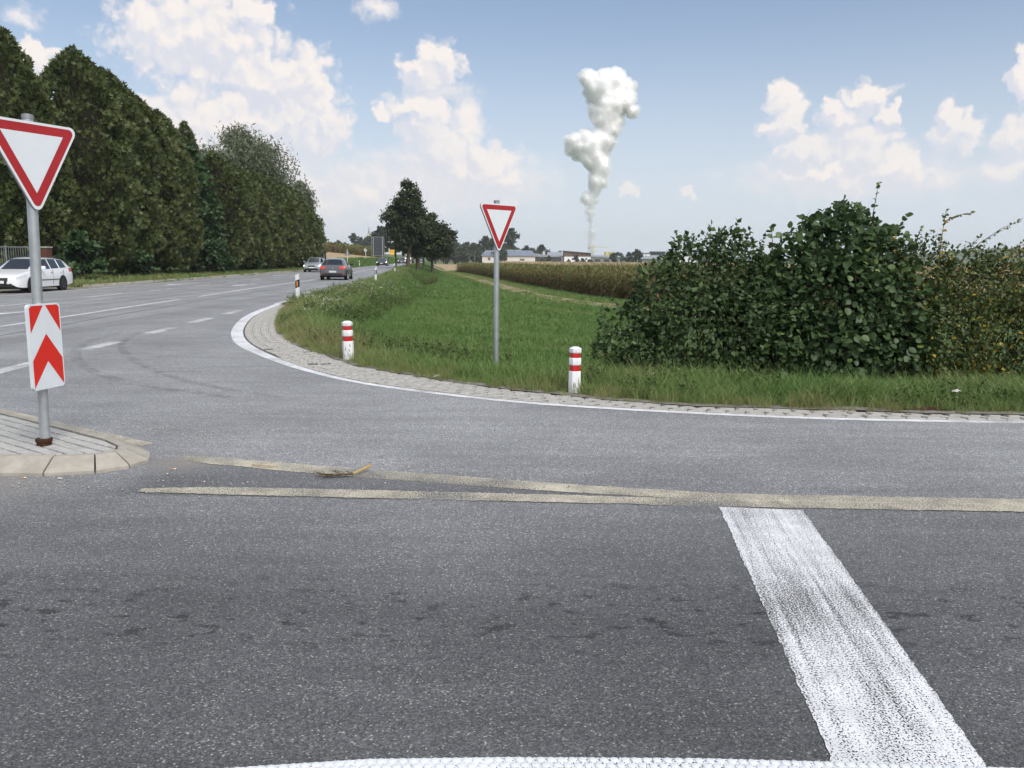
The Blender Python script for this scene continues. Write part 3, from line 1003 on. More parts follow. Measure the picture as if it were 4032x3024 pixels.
# ------------------------------------------------------------------ traffic island: kerb stones, grey bricks
island = tag(empty('traffic_island', (-4.2, 6.6, 0)), 'paved traffic island with sloping concrete kerb carrying the nearest give way sign', 'traffic island')
ISL = [(-7.2, 5.97), (-6.7, 5.95), (-6.15, 5.93), (-5.6, 5.915), (-5.05, 5.905), (-4.5, 5.895), (-3.95, 5.885), (-3.42, 5.875), (-3.08, 5.955), (-2.90, 6.12), (-2.84, 6.32), (-2.93, 6.56), (-3.2, 6.84),
       (-3.62, 7.15), (-4.05, 7.46), (-4.5, 7.78), (-4.93, 8.09), (-5.37, 8.40), (-5.8, 8.71), (-6.25, 9.03), (-6.7, 9.35), (-7.2, 9.7)]
def inset(P, d):
    P = np.array(P)
    t = np.gradient(P, axis=0)
    n = np.column_stack([-t[:, 1], t[:, 0]]) / np.linalg.norm(t, axis=1)[:, None]
    return P + n * d
I0, I1, I2 = np.array(ISL), inset(ISL, 0.17), inset(ISL, 0.235)
for i in range(len(ISL) - 1):
    g = 0.007
    b = MB()
    def lerp(A, t): return A[i] * (1 - t) + A[i + 1] * t
    L = float(np.linalg.norm(I0[i + 1] - I0[i])); t0, t1 = g / L, 1 - g / L
    ring = []
    for t in (t0, t1):
        a, c, e = lerp(I0, t), lerp(I1, t), lerp(I2, t)
        ring.append([(*a, -.05), (*a, .022), (*(a * .9 + c * .1), .034), (*(a * .12 + c * .88), .096), (*c, .105), (*e, .105), (*e, -.05)])
    n = 7
    vs = ring[0] + ring[1]
    fs = [(k, (k + 1) % n, n + (k + 1) % n, n + k) for k in range(n)] + [tuple(range(n))[::-1], tuple(range(n, 2 * n))]
    vs = [(x + 4.2, y - 6.6, z) for x, y, z in vs]
    fs = [tuple(reversed(q)) for q in fs]
    b.add(vs, fs)
    o = b.build('kerb_stone', MATS['concrete'], island)
    o.data.validate()
# paving bed and bricks clipped to the inside of the kerb
inner = [tuple(p) for p in inset(ISL, 0.245)]
b = MB(); b.prism([(x + 4.2, y - 6.6) for x, y in inner], -0.03, 0.088)
b.build('paving_bed', MATS['joint_sand'], island)
def clip(poly, P):
    out = poly
    n = len(P)
    for i in range(n):
        a, c = np.array(P[i]), np.array(P[(i + 1) % n])
        e = c - a
        ins = lambda q: e[0] * (q[1] - a[1]) - e[1] * (q[0] - a[0]) > 0
        res = []
        for j in range(len(out)):
            p, q = out[j - 1], out[j]
            ip, iq = ins(p), ins(q)
            if ip != iq:
                d1 = e[0] * (p[1] - a[1]) - e[1] * (p[0] - a[0]); d2 = e[0] * (q[1] - a[1]) - e[1] * (q[0] - a[0])
                t = d1 / (d1 - d2)
                res.append((p[0] + (q[0] - p[0]) * t, p[1] + (q[1] - p[1]) * t))
            if iq:
                res.append(q)
        out = res
        if len(out) < 3:
            return []
    return out
hull = [tuple(p) for p in inset(ISL, 0.255)]
ca, sa = math.cos(rad(-36)), math.sin(rad(-36))
for r in range(-30, 30):
    for c in range(-20, 20):
        u0 = c * 0.205 + (0.1 if r % 2 else 0); v0 = r * 0.105
        q = [(-4.2 + (u * ca - v * sa), 7.0 + (u * sa + v * ca)) for u, v in ((u0 + .006, v0 + .006), (u0 + .194, v0 + .006), (u0 + .194, v0 + .094), (u0 + .006, v0 + .094))]
        if max(p[0] for p in q) < -6.4:
            continue
        k = clip(q, hull)
        if len(k) < 3:
            continue
        A = abs(sum(k[i - 1][0] * k[i][1] - k[i][0] * k[i - 1][1] for i in range(len(k)))) / 2
        if A < 0.0012:
            continue
        b = MB()
        dz = random.uniform(-.0025, .0035)
        b.prism([(x + 4.2, y - 6.6) for x, y in k], 0.06, 0.1 + dz, ch=0.004)
        b.build('brick', MATS['brick_grey'], island)

# far kerb along the hedge
kerb = tag(empty('kerb', (0, 0, 0)), 'pale concrete kerb running along the foot of the tall hedge', 'kerb')
kys = np.concatenate([np.arange(41.5, 100, 1.0), np.arange(100, 112, 2.0)])
for y0, y1 in zip(kys[:-1], kys[1:]):
    b = MB()
    a0, a1 = float(xl(y0)) - 0.75, float(xl(y1 - .02)) - 0.75
    zt = 0.13
    vs = [(a0, y0, -.05), (a0 - .3, y0, -.05), (a0 - .3, y0, zt), (a0 - .03, y0, zt), (a1, y1 - .02, -.05), (a1 - .3, y1 - .02, -.05), (a1 - .3, y1 - .02, zt), (a1 - .03, y1 - .02, zt)]
    b.add(vs, [(0, 1, 2, 3), (7, 6, 5, 4), (0, 3, 7, 4), (3, 2, 6, 7), (2, 1, 5, 6), (1, 0, 4, 5)])
    b.build('kerb_stone', MATS['kerb_pale'], kerb)
tag(strip_sheet('gravel_shoulder', [[(float(xl(y)) - 3.4, y), (float(xl(y)) - 0.02, y)] for y in np.linspace(8, 41.5, 24)], MATS['gravel'], z=0.006), kind='structure')
rows = [[(float(xl(y)) - 0.76, y), (float(xl(y)) - 0.02, y)] for y in np.linspace(41.5, 112, 40)]
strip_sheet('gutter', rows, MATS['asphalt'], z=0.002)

strip_sheet('hedge_shade_bed', [[(float(xl(y)) - t, y) for t in (8.5, 6, 4.5, 3.2, 2.2, 1.5, 1.08)] for y in np.linspace(41.6, 112, 60)], MATS['hedge_shade_soil'], dz=.03)  # soil sheet added, its dark brown stands in for the trees' shade

# ------------------------------------------------------------------ fields and farm track
# track and corn edge as polylines going away from the camera
TR = chaikin([(12, 24), (7.5, 30), (4.2, 38), (2.4, 46), (1.0, 58), (-1.2, 81), (-5.2, 115), (-10.5, 151), (-16, 190), (-22, 235)], 2)
CE = chaikin([(16, 31), (9.0, 37.5), (6.1, 44), (5.2, 50), (3.9, 66), (1.0, 90), (-1.8, 110), (-6.5, 144), (-11.5, 172)], 2)
d = np.gradient(TR, axis=0); n = np.column_stack([d[:, 1], -d[:, 0]]) / np.linalg.norm(d, axis=1)[:, None]
rows = [[tuple(p + q * o_) for o_ in (-1.35, -.9, -.45, 0, .45, .9, 1.35)] for p, q in zip(TR, n)]
strip_sheet('farm_track', rows, MATS['track_earth'], dz=0.06)
# bare stubble field on the rise beyond the hedge, harvested field beyond the avenue
rows = []
for y in np.linspace(108, 206, 40):
    e = float(xl(y))
    rows.append([(e - t, y) for t in (3.4 + 0.25 * math.sin(y * .3), 6, 9, 13, 18, 25, 34, 45, 60)])
strip_sheet('stubble_field', rows, MATS['stubble'], dz=0.05)
rows = []
for y in np.linspace(176, 520, 40):
    x0 = float(np.interp(y, [176, 190, 260, 330, 420, 520], [-13.2, -15, -22, -34, -60, -96]))
    x1 = float(np.interp(y, [176, 200, 300, 420, 520], [-11, 4, 20, 30, 60]))
    rows.append([(x0 * (1 - t) + x1 * t, y) for t in np.linspace(0, 1, 7)])
strip_sheet('harvested_field', rows, MATS['stubble'], dz=0.06)

# ------------------------------------------------------------------ foliage makers
T_RHOMB = (np.array([(0, 0, 0), (.5, .45, .06), (0, 1, -.05), (-.5, .45, .06)]), np.array([(0, 1, 2, 3)]))
T_FOLD = (np.array([(0, 0, 0), (.36, .42, .10), (0, 1, -.10), (-.36, .42, .10), (0, .5, 0)]), np.array([(0, 1, 4), (1, 2, 4), (2, 3, 4), (3, 0, 4)]))
_a = [(.0, 0), (.26, .04), (.44, .28), (.45, .58), (.26, .86), (0, 1.02), (-.26, .86), (-.45, .58), (-.44, .28), (-.26, .04)]
T_ROUND = (np.array([(x, y, 0.35 * abs(x) * .5 - .12 * y * y) for x, y in _a] + [(0, .5, -.04)]), np.array([(i, (i + 1) % 10, 10) for i in range(10)]))
_s = []
for ang, l, w in ((-.6, .8, .17), (.0, 1.05, .18), (.65, .8, .17)):
    c, s = math.cos(ang), math.sin(ang)
    for x, y in ((0, 0), (w, .5 * l), (0, l), (-w, .5 * l)):
        _s.append((x * c + y * s, -x * s + y * c, .08 * math.sin(ang * 3 + y * 2)))
T_SPRAY = (np.array(_s), np.array([(0, 1, 2, 3), (4, 5, 6, 7), (8, 9, 10, 11)]))
T_NARROW = (np.array([(0, 0, 0), (.13, .4, .05), (0, 1, -.12), (-.13, .4, .05)]), np.array([(0, 1, 2, 3)]))


def unit(v):
    return v / np.maximum(np.linalg.norm(v, axis=-1, keepdims=True), 1e-9)


def leaf_cloud(name, P, L, N, size, tmpl, tint, smooth=False):
    """one mesh of leaves: base points P, growing along L, facing N"""
    L = unit(L)
    N = unit(N - L * np.sum(N * L, -1, keepdims=True) + 1e-6)
    B = np.cross(L, N)
    tv, tf = tmpl
    size = np.asarray(size, float)[:, None, None]
    V = P[:, None] + size * (tv[None, :, 0:1] * B[:, None] + tv[None, :, 1:2] * L[:, None] + tv[None, :, 2:3] * N[:, None])
    n, k = len(P), len(tv)
    Fc = (np.arange(n)[:, None, None] * k + tf[None]).reshape(-1, tf.shape[1])
    return fast_mesh(name, V.reshape(-1, 3), Fc, smooth, np.repeat(tint, len(tf)))


def rdir(n, up=0.0):
    v = rng.normal(size=(n, 3))
    v = unit(v)
    v[:, 2] += up
    return unit(v)


def thuja(label, x, y, h, r, n=5200, group=None, m='thuja', skirt=0.5, broad=0.0):
    n = int(n * 1.75)
    z0 = H1(x, y)
    t = tag(empty('conifer', (x, y, z0), random.uniform(0, 6)), label, 'tree', group)
    b = MB()
    b.tube([(0, 0, -.2), (0.03, 0, h * .4), (0, 0.02, h * .93)], [.2, .13, .02], 8)
    b.build('trunk', MATS['bark_dark'], t, smooth=60)
    prof = lambda u: np.interp(u, [0, .04, .15, .35, .6, .8, .92, 1.0], [.55, .8, .98, 1.0, .86 + broad, .60 + broad, .34 + broad * .7, .03])
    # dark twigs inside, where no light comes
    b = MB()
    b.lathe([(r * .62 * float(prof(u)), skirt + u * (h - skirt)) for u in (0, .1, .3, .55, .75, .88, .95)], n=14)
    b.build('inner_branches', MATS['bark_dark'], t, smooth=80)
    u = np.clip(rng.beta(1.05, 1.2, n), 0, .999)
    th = rng.uniform(0, 2 * math.pi, n)
    lump = 0.6 * np.sin(th * 4 + u * 17 + x) + 0.6 * np.sin(th * 7 - u * 29 + y) + .5 * np.sin(th * 3 + u * 44)
    keep = (lump > -.62) | (rng.random(n) < .35)
    u, th, lump = u[keep], th[keep], lump[keep]
    n = len(u)
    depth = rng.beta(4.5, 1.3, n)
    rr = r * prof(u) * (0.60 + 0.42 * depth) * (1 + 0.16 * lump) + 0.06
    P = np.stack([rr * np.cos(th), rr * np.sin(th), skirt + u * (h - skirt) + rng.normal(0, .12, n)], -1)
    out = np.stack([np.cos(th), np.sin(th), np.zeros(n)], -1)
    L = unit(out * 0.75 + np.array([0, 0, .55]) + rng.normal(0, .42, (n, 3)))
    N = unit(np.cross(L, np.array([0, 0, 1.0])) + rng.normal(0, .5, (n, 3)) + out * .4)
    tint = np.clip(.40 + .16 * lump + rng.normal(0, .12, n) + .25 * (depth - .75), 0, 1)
    # leader shoots sticking out of the top
    k = 90
    dz = rng.uniform(-.25, 1.6, k)
    P2 = np.stack([rng.normal(0, .06 + .16 * np.clip(dz, 0, 2)), rng.normal(0, .06 + .16 * np.clip(dz, 0, 2)), h - dz], -1)
    P = np.concatenate([P, P2]); L = np.concatenate([L, unit(rng.normal(0, .35, (k, 3)) + [0, 0, 1])])
    N = np.concatenate([N, rdir(k)]); tint = np.concatenate([tint, rng.uniform(.3, .7, k)])
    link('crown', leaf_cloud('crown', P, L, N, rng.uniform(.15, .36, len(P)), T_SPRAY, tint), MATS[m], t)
    return t


def tree_meshes(h, r, trunk_h, tr, nleaf, leaf, tmpl=T_RHOMB, nclump=26, seed=0, squash=1.0, top=0.6, gap=0.5, lean=(0, 0), droop=0.0, jit=1.0):
    """trunk mesh builder and crown arrays of a broadleaf tree"""
    R = np.random.default_rng(seed)
    cz = (h + trunk_h * .8) / 2
    hz = (h - trunk_h * .8) / 2
    C, rad_ = [], []
    for i in range(nclump * 3):
        v = R.normal(size=3); v /= np.linalg.norm(v)
        q = R.uniform(.35, .92)
        zz = v[2] * q
        w = 1.0 if zz < 0 else (1 - (1 - top) * zz)
        c = np.array([v[0] * q * r * w, v[1] * q * r * w, cz + zz * hz])
        if all(np.linalg.norm((c - o)) > gap * r * .5 for o in C):
            C.append(c); rad_.append(R.uniform(.22, .36) * r)
        if len(C) >= nclump:
            break
    C.append(np.array([0, 0, cz + hz * .92])); rad_.append(r * .22)
    b = MB()
    b.tube([(0, 0, -.3), (lean[0] * .2, lean[1] * .2, trunk_h * .3), (lean[0] * .6, lean[1] * .6, trunk_h * .75), (lean[0], lean[1], trunk_h * 1.05)], [tr * 1.25, tr, tr * .85, tr * .78], 10)
    for c in C:
        a = np.array([lean[0], lean[1], trunk_h * R.uniform(.8, 1.05)])
        mid = a * .5 + c * .5 + np.array([0, 0, .08 * h * R.uniform(.2, 1)])
        b.tube([tuple(a), tuple(a * .4 + mid * .6), tuple(mid), tuple(c)], [tr * R.uniform(.35, .6), tr * .33, tr * .2, tr * .06], 6)
    per = max(4, nleaf // len(C))
    P, T = [], []
    for c, q in zip(C, rad_):
        v = R.normal(size=(per, 3)); v = v / np.linalg.norm(v, axis=1)[:, None]
        rr = q * R.uniform(.25, 1.0, per)[:, None] ** .45 * (1 + .35 * R.normal(size=(per, 1)) * jit * .6)
        p = c + v * rr * np.array([1.12, 1.12, .82 * squash])
        p[:, 2] -= droop * R.uniform(0, 1, per) ** 2
        P.append(p)
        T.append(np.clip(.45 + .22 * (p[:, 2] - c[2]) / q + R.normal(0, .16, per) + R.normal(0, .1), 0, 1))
    P = np.concatenate(P); T = np.concatenate(T)
    n = len(P)
    v = R.normal(size=(n, 3)); v[:, 2] -= .3 + droop
    N = R.normal(size=(n, 3)); N[:, 2] += .6
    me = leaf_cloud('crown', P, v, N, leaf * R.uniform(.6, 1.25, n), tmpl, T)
    return b, me


def tree(name, label, x, y, h, r, m, group=None, cat='tree', bark='bark', z=None, **kw):
    z0 = H1(x, y) if z is None else z
    t = tag(empty(name, (x, y, z0)), label, cat, group)
    b, me = tree_meshes(h, r, **kw)
    b.build('trunk', MATS[bark], t, smooth=60)
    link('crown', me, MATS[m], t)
    return t


# ------------------------------------------------------------------ the tall hedge on the left
HG = 'conifers of the tall hedge'
thuja('conifer at the left edge of the photo, rising behind the wire fence', -27.7, 47.2, 13.0, 2.3, group=HG)
thuja('shorter conifer between the left edge conifer and the tallest one of the hedge', -26.2, 46.6, 10.8, 1.7, group=HG)
thuja('tallest broad conifer of the hedge, above the white parked estate car', -25.5, 50.2, 12.8, 2.7, n=9500, group=HG, broad=.12)
thuja('second tall conifer of the hedge, its top just right of the tallest', -25.4, 53.5, 12.4, 2.6, n=8500, group=HG, broad=.12)
thuja('third tall conifer of the hedge, sloping down to the right', -25.3, 57.2, 11.6, 2.5, n=8500, group=HG, broad=.1)
thuja('last of the tall olive conifers, beside the dark green leafy tree', -25.2, 60.4, 11.2, 2.3, n=7000, group=HG, broad=.08)
thuja('slim pointed conifer whose tip stands above the dark green leafy tree', -25.9, 67.4, 11.4, 1.4, n=2600, group=HG)
ORD = ['first', 'second', 'third', 'fourth', 'fifth', 'sixth', 'seventh', 'eighth', 'ninth', 'tenth', 'eleventh', 'twelfth']
row = [(70.5, 9.9), (74, 9.4), (77.6, 9.3), (81.2, 9.3), (84.8, 9.3), (88.6, 9.3), (92.4, 9.1), (96, 8.7), (99.4, 8.1), (102.4, 7.2), (105, 5.8)]
for i, (y, h) in enumerate(row):
    lab = '%s conifer of the lower clipped row, counted from the dark green leafy tree' % ORD[i]
    if i == len(row) - 1: lab = 'last and lowest conifer at the far end of the hedge, nearest the silver car'
    thuja(lab, -25.0 - .018 * (y - 70) - (.7 if y > 101 else 0) + random.uniform(-.15, .15), y, h + random.uniform(-.25, .25), 2.35, n=5200, group='clipped conifer row', broad=.2)
tree('leafy_tree', 'dark green leafy tree growing out of the gap in the conifer hedge', -24.6, 64.6, 9.6, 2.7, 'hedge_dark',
     trunk_h=1.2, tr=.16, nleaf=7000, leaf=.34, nclump=34, seed=5, top=.7, bark='bark_dark')
# ivy and bushes at the foot of the hedge
for i, (x, y, h, r) in enumerate([(-23.3, 45.2, 2.6, 1.3), (-23.6, 52, 2.2, 1.4), (-23.2, 63.6, 3.4, 1.6), (-23.7, 68.2, 2.0, 1.3), (-24.0, 77, 1.9, 1.4), (-24.4, 88, 1.9, 1.4)]):
    tree('bush', '%s low dark bush at the foot of the conifer hedge from the white car' % ORD[i], x, y, h, r, 'hedge_dark', group='bushes under the hedge', cat='bush', bark='bark_dark',
         trunk_h=.3, tr=.05, nleaf=1800, leaf=.24, nclump=12, seed=20 + i)
tree('willow_tree', 'large grey green willow rising behind the clipped conifer row', -36.4, 113, 17.6, 8.2, 'willow', trunk_h=5.0, tr=.4, nleaf=34000, leaf=.62, tmpl=T_NARROW,
     nclump=60, seed=3, top=.8, droop=.5, z=.3, jit=1.3)
tree('willow_tree', 'smaller grey green willow beside the far end of the hedge', -31.6, 126, 12.2, 3.4, 'willow', trunk_h=4.0, tr=.25, nleaf=13000, leaf=.58, tmpl=T_NARROW,
     nclump=20, seed=8, droop=.8, z=.3, jit=1.3)
tree('willow_tree', 'lowest loose willow bush hanging over the hedge end', -26.9, 113, 6.4, 2.0, 'willow', trunk_h=2.0, tr=.15, nleaf=5000, leaf=.5, tmpl=T_NARROW,
     nclump=12, seed=9, droop=.8, z=.3, jit=1.3)

# ------------------------------------------------------------------ the avenue
AV = 'trees of the avenue beside the main road'
tree('avenue_tree', 'nearest avenue tree with forked ochre trunk and tallest crown', -14.6, 116.3, 12.0, 3.3, 'avenue', AV, trunk_h=3.0, tr=.27, nleaf=11000, leaf=.36, nclump=40, seed=41, top=.55, lean=(.25, 0), tmpl=T_FOLD)
tree('avenue_tree', 'second avenue tree with plain dark trunk, just right of the nearest', -13.8, 121, 9.2, 3.1, 'avenue', AV, trunk_h=2.6, tr=.24, nleaf=8000, leaf=.36, nclump=30, seed=42, top=.6, bark='bark')
tree('avenue_tree', 'third avenue tree with thin pale trunk', -14.5, 136, 8.6, 2.9, 'avenue', AV, trunk_h=2.9, tr=.17, nleaf=6500, leaf=.38, nclump=26, seed=43)
tree('avenue_tree', 'fourth avenue tree, widest crown, leaning out over the meadow', -13.2, 137, 9.6, 3.6, 'avenue', AV, trunk_h=2.8, tr=.24, nleaf=9000, leaf=.38, nclump=32, seed=44, top=.65)
tree('avenue_tree', 'farthest avenue tree, partly brown, beside the harvested field', -16.1, 167, 8.2, 3.5, 'avenue', AV, trunk_h=2.6, tr=.2, nleaf=5000, leaf=.42, nclump=26, seed=45)
tree('avenue_tree', 'sparse brownish branch crown on the left of the nearest avenue tree', -16.6, 119, 8.6, 1.6, 'avenue_brown', AV, trunk_h=3.4, tr=.09, nleaf=1100, leaf=.26, nclump=16, seed=47, jit=1.6)
tree('avenue_tree', 'small round brown tree beside the yellow place sign', -24.3, 205, 6.0, 2.2, 'avenue_brown', AV, trunk_h=2.2, tr=.16, nleaf=2600, leaf=.4, nclump=16, seed=48)

# ------------------------------------------------------------------ far trees (copies of a few makes)
far_protos = []
for i, (h, r) in enumerate([(11, 4.5), (9, 4.8), (13, 4.0), (8, 3.6)]):
    t = tree('far_tree', 'round grey green tree in the wood on the far side of the fields', 0, 0, h, r, 'far_tree', 'trees on the far side of the fields', z=0,
             trunk_h=2.0, tr=.3, nleaf=1500, leaf=1.0, nclump=18, seed=60 + i, bark='bark_dark')
    far_protos.append(t)
used = [False] * 4


def far_tree(x, y, s, z=None, k=None, label=None, group=None, name=None):
    k = random.randrange(4) if k is None else k
    if used[k]:
        o = copy_tree(far_protos[k])
    else:
        o = far_protos[k]; used[k] = True
    o.location = (x, y, H1(x, y) - .2 if z is None else z)
    o.scale = (s * random.uniform(.9, 1.15), s * random.uniform(.9, 1.15), s)
    o.rotation_euler = (0, 0, random.uniform(0, 6))
    if label: o['label'] = label
    if group: o['group'] = group
    return o


# wood behind the avenue and the harvested field
for i in range(30):
    px = -45 + i * 2.0 + random.uniform(-1.2, 1.2)
    far_tree(px, 470 + random.uniform(-18, 30), random.uniform(.75, 1.12) * (1.1 if i < 18 else .95), z=-2.2)
far_tree(-1.2, 486, 1.55, z=-2.2, k=2, label='tallest dark tree, standing behind the white barn and the give way sign', group=None)
for i, (x, s) in enumerate(((14, .95), (17.5, .9), (21, 1.0), (28, .7), (45, .55), (60, .75), (63, .8), (88, .7), (92, .6), (97, .7), (104, .6), (110, .7))):
    far_tree(x, 500 + random.uniform(-15, 25), s, z=-2.4, label='%s small tree behind the far farm buildings, counted from the barn rightwards' % ORD[i], group='trees among the farm buildings')
for i, (x, y, s) in enumerate(((15.5, 437, .32), (19, 438, .35), (29, 436, .34), (33, 437, .38), (36.5, 436, .38), (40, 436, .3), (52.5, 438, .55), (60.5, 436, .5), (64.5, 437, .72), (84, 438, .5), (100, 438, .6))):
    far_tree(x, y, s, z=-1.9, label='%s dark bush before the far farm buildings, counted from the barn rightwards' % ORD[i], group='bushes along the farm buildings')
# village trees on the rise beyond the left corn field
for x, y, s in ((-150, 560, 1.0), (-143, 570, 1.1), (-137, 590, 1.05), (-125, 600, .7), (-120, 600, .75), (-112, 590, .95), (-107, 590, 1.15), (-101, 590, .95)):
    far_tree(x, y, s, z=5.2, label='grey green tree of the village beside the church spire', group='village trees')
for x, y, s in ((-52, 330, 1.0), (-47, 335, 1.1), (-43, 330, .95), (-39, 335, .9), (-56, 345, .9), (-36, 338, .7)):
    far_tree(x, y, s, z=2.0, label='dark round tree behind the large road sign board', group='trees behind the sign board')

# ------------------------------------------------------------------ three roadside shrubs on the right
def shrub(name, label, x, y, h, rx, ry, m, bark, nstem, nleaf, leaf, tmpl, seed, lobes, shoots=(), dens=1.0, tip=None, droop=.25, tintf=None, singles=295, up=.2):
    """stems fan out of one root; leaves sit in layers on the outer shell and along twigs"""
    R = np.random.default_rng(seed)
    z0 = H1(x, y)
    t = tag(empty(name, (x, y, z0)), label, 'shrub')
    b = MB()
    for i in range(nstem):
        th = R.uniform(0, 2 * math.pi); q = R.uniform(.2, .95)
        ex, ey = rx * q * math.cos(th), ry * q * math.sin(th)
        ez = h * R.uniform(.5, .85) * (1 - .45 * q * q)
        bx, by = R.normal(0, .12), R.normal(0, .12)
        b.tube([(bx, by, -.1), (bx * .6 + ex * .35, by * .6 + ey * .35, ez * .45), (ex * .8, ey * .8, ez * .85), (ex, ey, ez)], [.016, .012, .007, .003], 5)
    # leaves on the shells of several overlapping lobes
    LB = np.array(lobes)
    area = LB[:, 3] * LB[:, 5] + LB[:, 4] * LB[:, 5]
    li = R.choice(len(LB), int(nleaf * 1.9), p=area / area.sum())
    v = R.normal(size=(len(li), 3)); v /= np.linalg.norm(v, axis=1)[:, None]
    q = R.beta(5, 1.3, len(li))
    lump = .6 * np.sin(v[:, 0] * 6 + li * 2.1) + .6 * np.sin(v[:, 2] * 7 + li) + .4 * np.sin(v[:, 1] * 9)
    P = LB[li, :3] + v * LB[li, 3:6] * (q * (1 + .13 * lump))[:, None]
    inner = np.zeros(len(P), bool)
    for j in range(len(LB)):
        e = np.linalg.norm((P - LB[j, :3]) / LB[j, 3:6], axis=1)
        inner |= (e < .62) & (li != j)
    keep = (~inner | (R.random(len(P)) < .15)) & (P[:, 2] > .02)
    P, v, li, lump = P[keep][:nleaf], v[keep][:nleaf], li[keep][:nleaf], lump[keep][:nleaf]
    n = len(P)
    out = unit(v / LB[li, 3:6] + np.array([0, 0, .25]))
    L = unit(out * .8 + np.array([0, 0, -droop]) + R.normal(0, .5, (n, 3)))
    Nn = unit(out * .75 + np.array([0, 0, up]) + R.normal(0, .42, (n, 3)))
    T = np.clip(.42 + .18 * lump + R.normal(0, .17, n), 0, .97)
    if tintf is not None:
        T = tintf(P, T, R)
    S = leaf * R.uniform(.5, 1.25, n)
    # long shoots above the outline: a bent twig with leaves in pairs
    for (sx, sy, sz, ex, ey, ez, k, ls) in shoots:
        a, e = np.array([sx, sy, sz]), np.array([ex, ey, ez])
        mid = (a + e) / 2 + np.array([0, 0, .12 * np.linalg.norm(e - a)])
        b.tube([tuple(a), tuple(a * .35 + mid * .65), tuple(mid * .6 + e * .4), tuple(e)], [.009, .006, .004, .002], 5)
        ts = np.repeat(np.linspace(.15, 1, k), 2)[:, None]
        pp = (1 - ts) ** 2 * a + 2 * ts * (1 - ts) * mid + ts ** 2 * e
        dirv = unit((e - a)[None])
        side = np.cross(dirv, [[0.0, .3, 1]])
        sg = np.tile([1, -1], k)[:, None]
        l2 = unit(side * sg + dirv * .5 + R.normal(0, .35, (2 * k, 3)) + [0, 0, -.2])
        P = np.concatenate([P, pp]); L = np.concatenate([L, l2]); Nn = np.concatenate([Nn, unit(R.normal(0, .5, (2 * k, 3)) + [0, -.4, .7])])
        T = np.concatenate([T, R.uniform(.5, .95, 2 * k)]); S = np.concatenate([S, ls * R.uniform(.7, 1.15, 2 * k)])
    b.build('stems', MATS[bark], t, smooth=60)
    # the leaves that show largest, one by one: outermost towards the camera
    vis = -P[:, 1] / ry * 1.0 + np.abs(P[:, 0]) / rx * .1 + R.uniform(0, .6, len(P)) + S / leaf * .3
    order = np.argsort(-vis)
    one, many = order[:singles], order[singles:]
    crown = link('crown', leaf_cloud('crown', P[many], L[many], Nn[many], S[many], tmpl, T[many]), MATS[m], t)
    crown['kind'] = 'stuff'
    tv, tf = tmpl
    protos = []
    for k in range(8):
        me = fast_mesh('leaf', tv, tf, False, np.full(len(tf), (k + .5) / 8))
        me.materials.append(MATS[m])
        protos.append(me)
    for i in one:
        l = L[i]; nn = Nn[i] - l * (Nn[i] @ l); nn /= np.linalg.norm(nn); bb = np.cross(l, nn)
        o = bpy.data.objects.new('leaf', protos[int(min(7, T[i] * 8))])
        COL.objects.link(o)
        o.parent = t
        o.matrix_local = Matrix(((bb[0], l[0], nn[0], P[i][0]), (bb[1], l[1], nn[1], P[i][1]), (bb[2], l[2], nn[2], P[i][2]), (0, 0, 0, 1))) @ Matrix.Scale(S[i], 4)
    return t


def hazel_tint(P, T, R):
    T = np.clip(T, 0, .9)
    k = R.random(len(T)) < .012
    T[k] = 1.0
    return T


def rose_tint(P, T, R):
    n = len(T)
    w = np.clip((P[:, 0] + .1) / 2.0, -.3, 1)                  # yellow gathers on the right-hand side
    y = R.random(n) < (.09 + .32 * np.clip(w, 0, 1)) * np.clip(1.4 - P[:, 2] / 1.9, .25, 1)
    T = np.clip(T + .10 * w, 0, .76)
    T[y] = R.uniform(.84, 1.0, y.sum())
    return T


shrub('hazel_bush', 'large round dark green hazel with broad leaves, middle of the three shrubs', 4.72, 12.6, 2.62, 1.6, 1.3, 'hazel', 'twig_bark', 20, 10500, .094, T_ROUND, 71, [(.1, 0, 2.05, .62, .6, .62), (-.5, -.1, 1.62, .6, .6, .56), (.72, 0, 1.72, .58, .6, .6), (-.9, -.2, 1.02, .62, .6, .62), (0, -.5, 1.3, .8, .6, .75), (.8, -.4, 1.0, .72, .6, .7), (-.2, -.6, .6, 1.0, .6, .6), (.45, .2, 2.0, .6, .6, .6), (.9, -.5, .5, .62, .5, .5), (-1.15, -.2, .6, .5, .5, .5)],
      shoots=[(.55, -.2, 2.3, .62, -.2, 2.95, 7, .06), (-.9, -.3, 1.9, -.95, -.3, 2.32, 5, .09), (.2, 0, 2.4, .2, 0, 2.72, 5, .09), (1.0, 0, 2.2, 1.15, 0, 2.5, 4, .09)], tintf=hazel_tint)
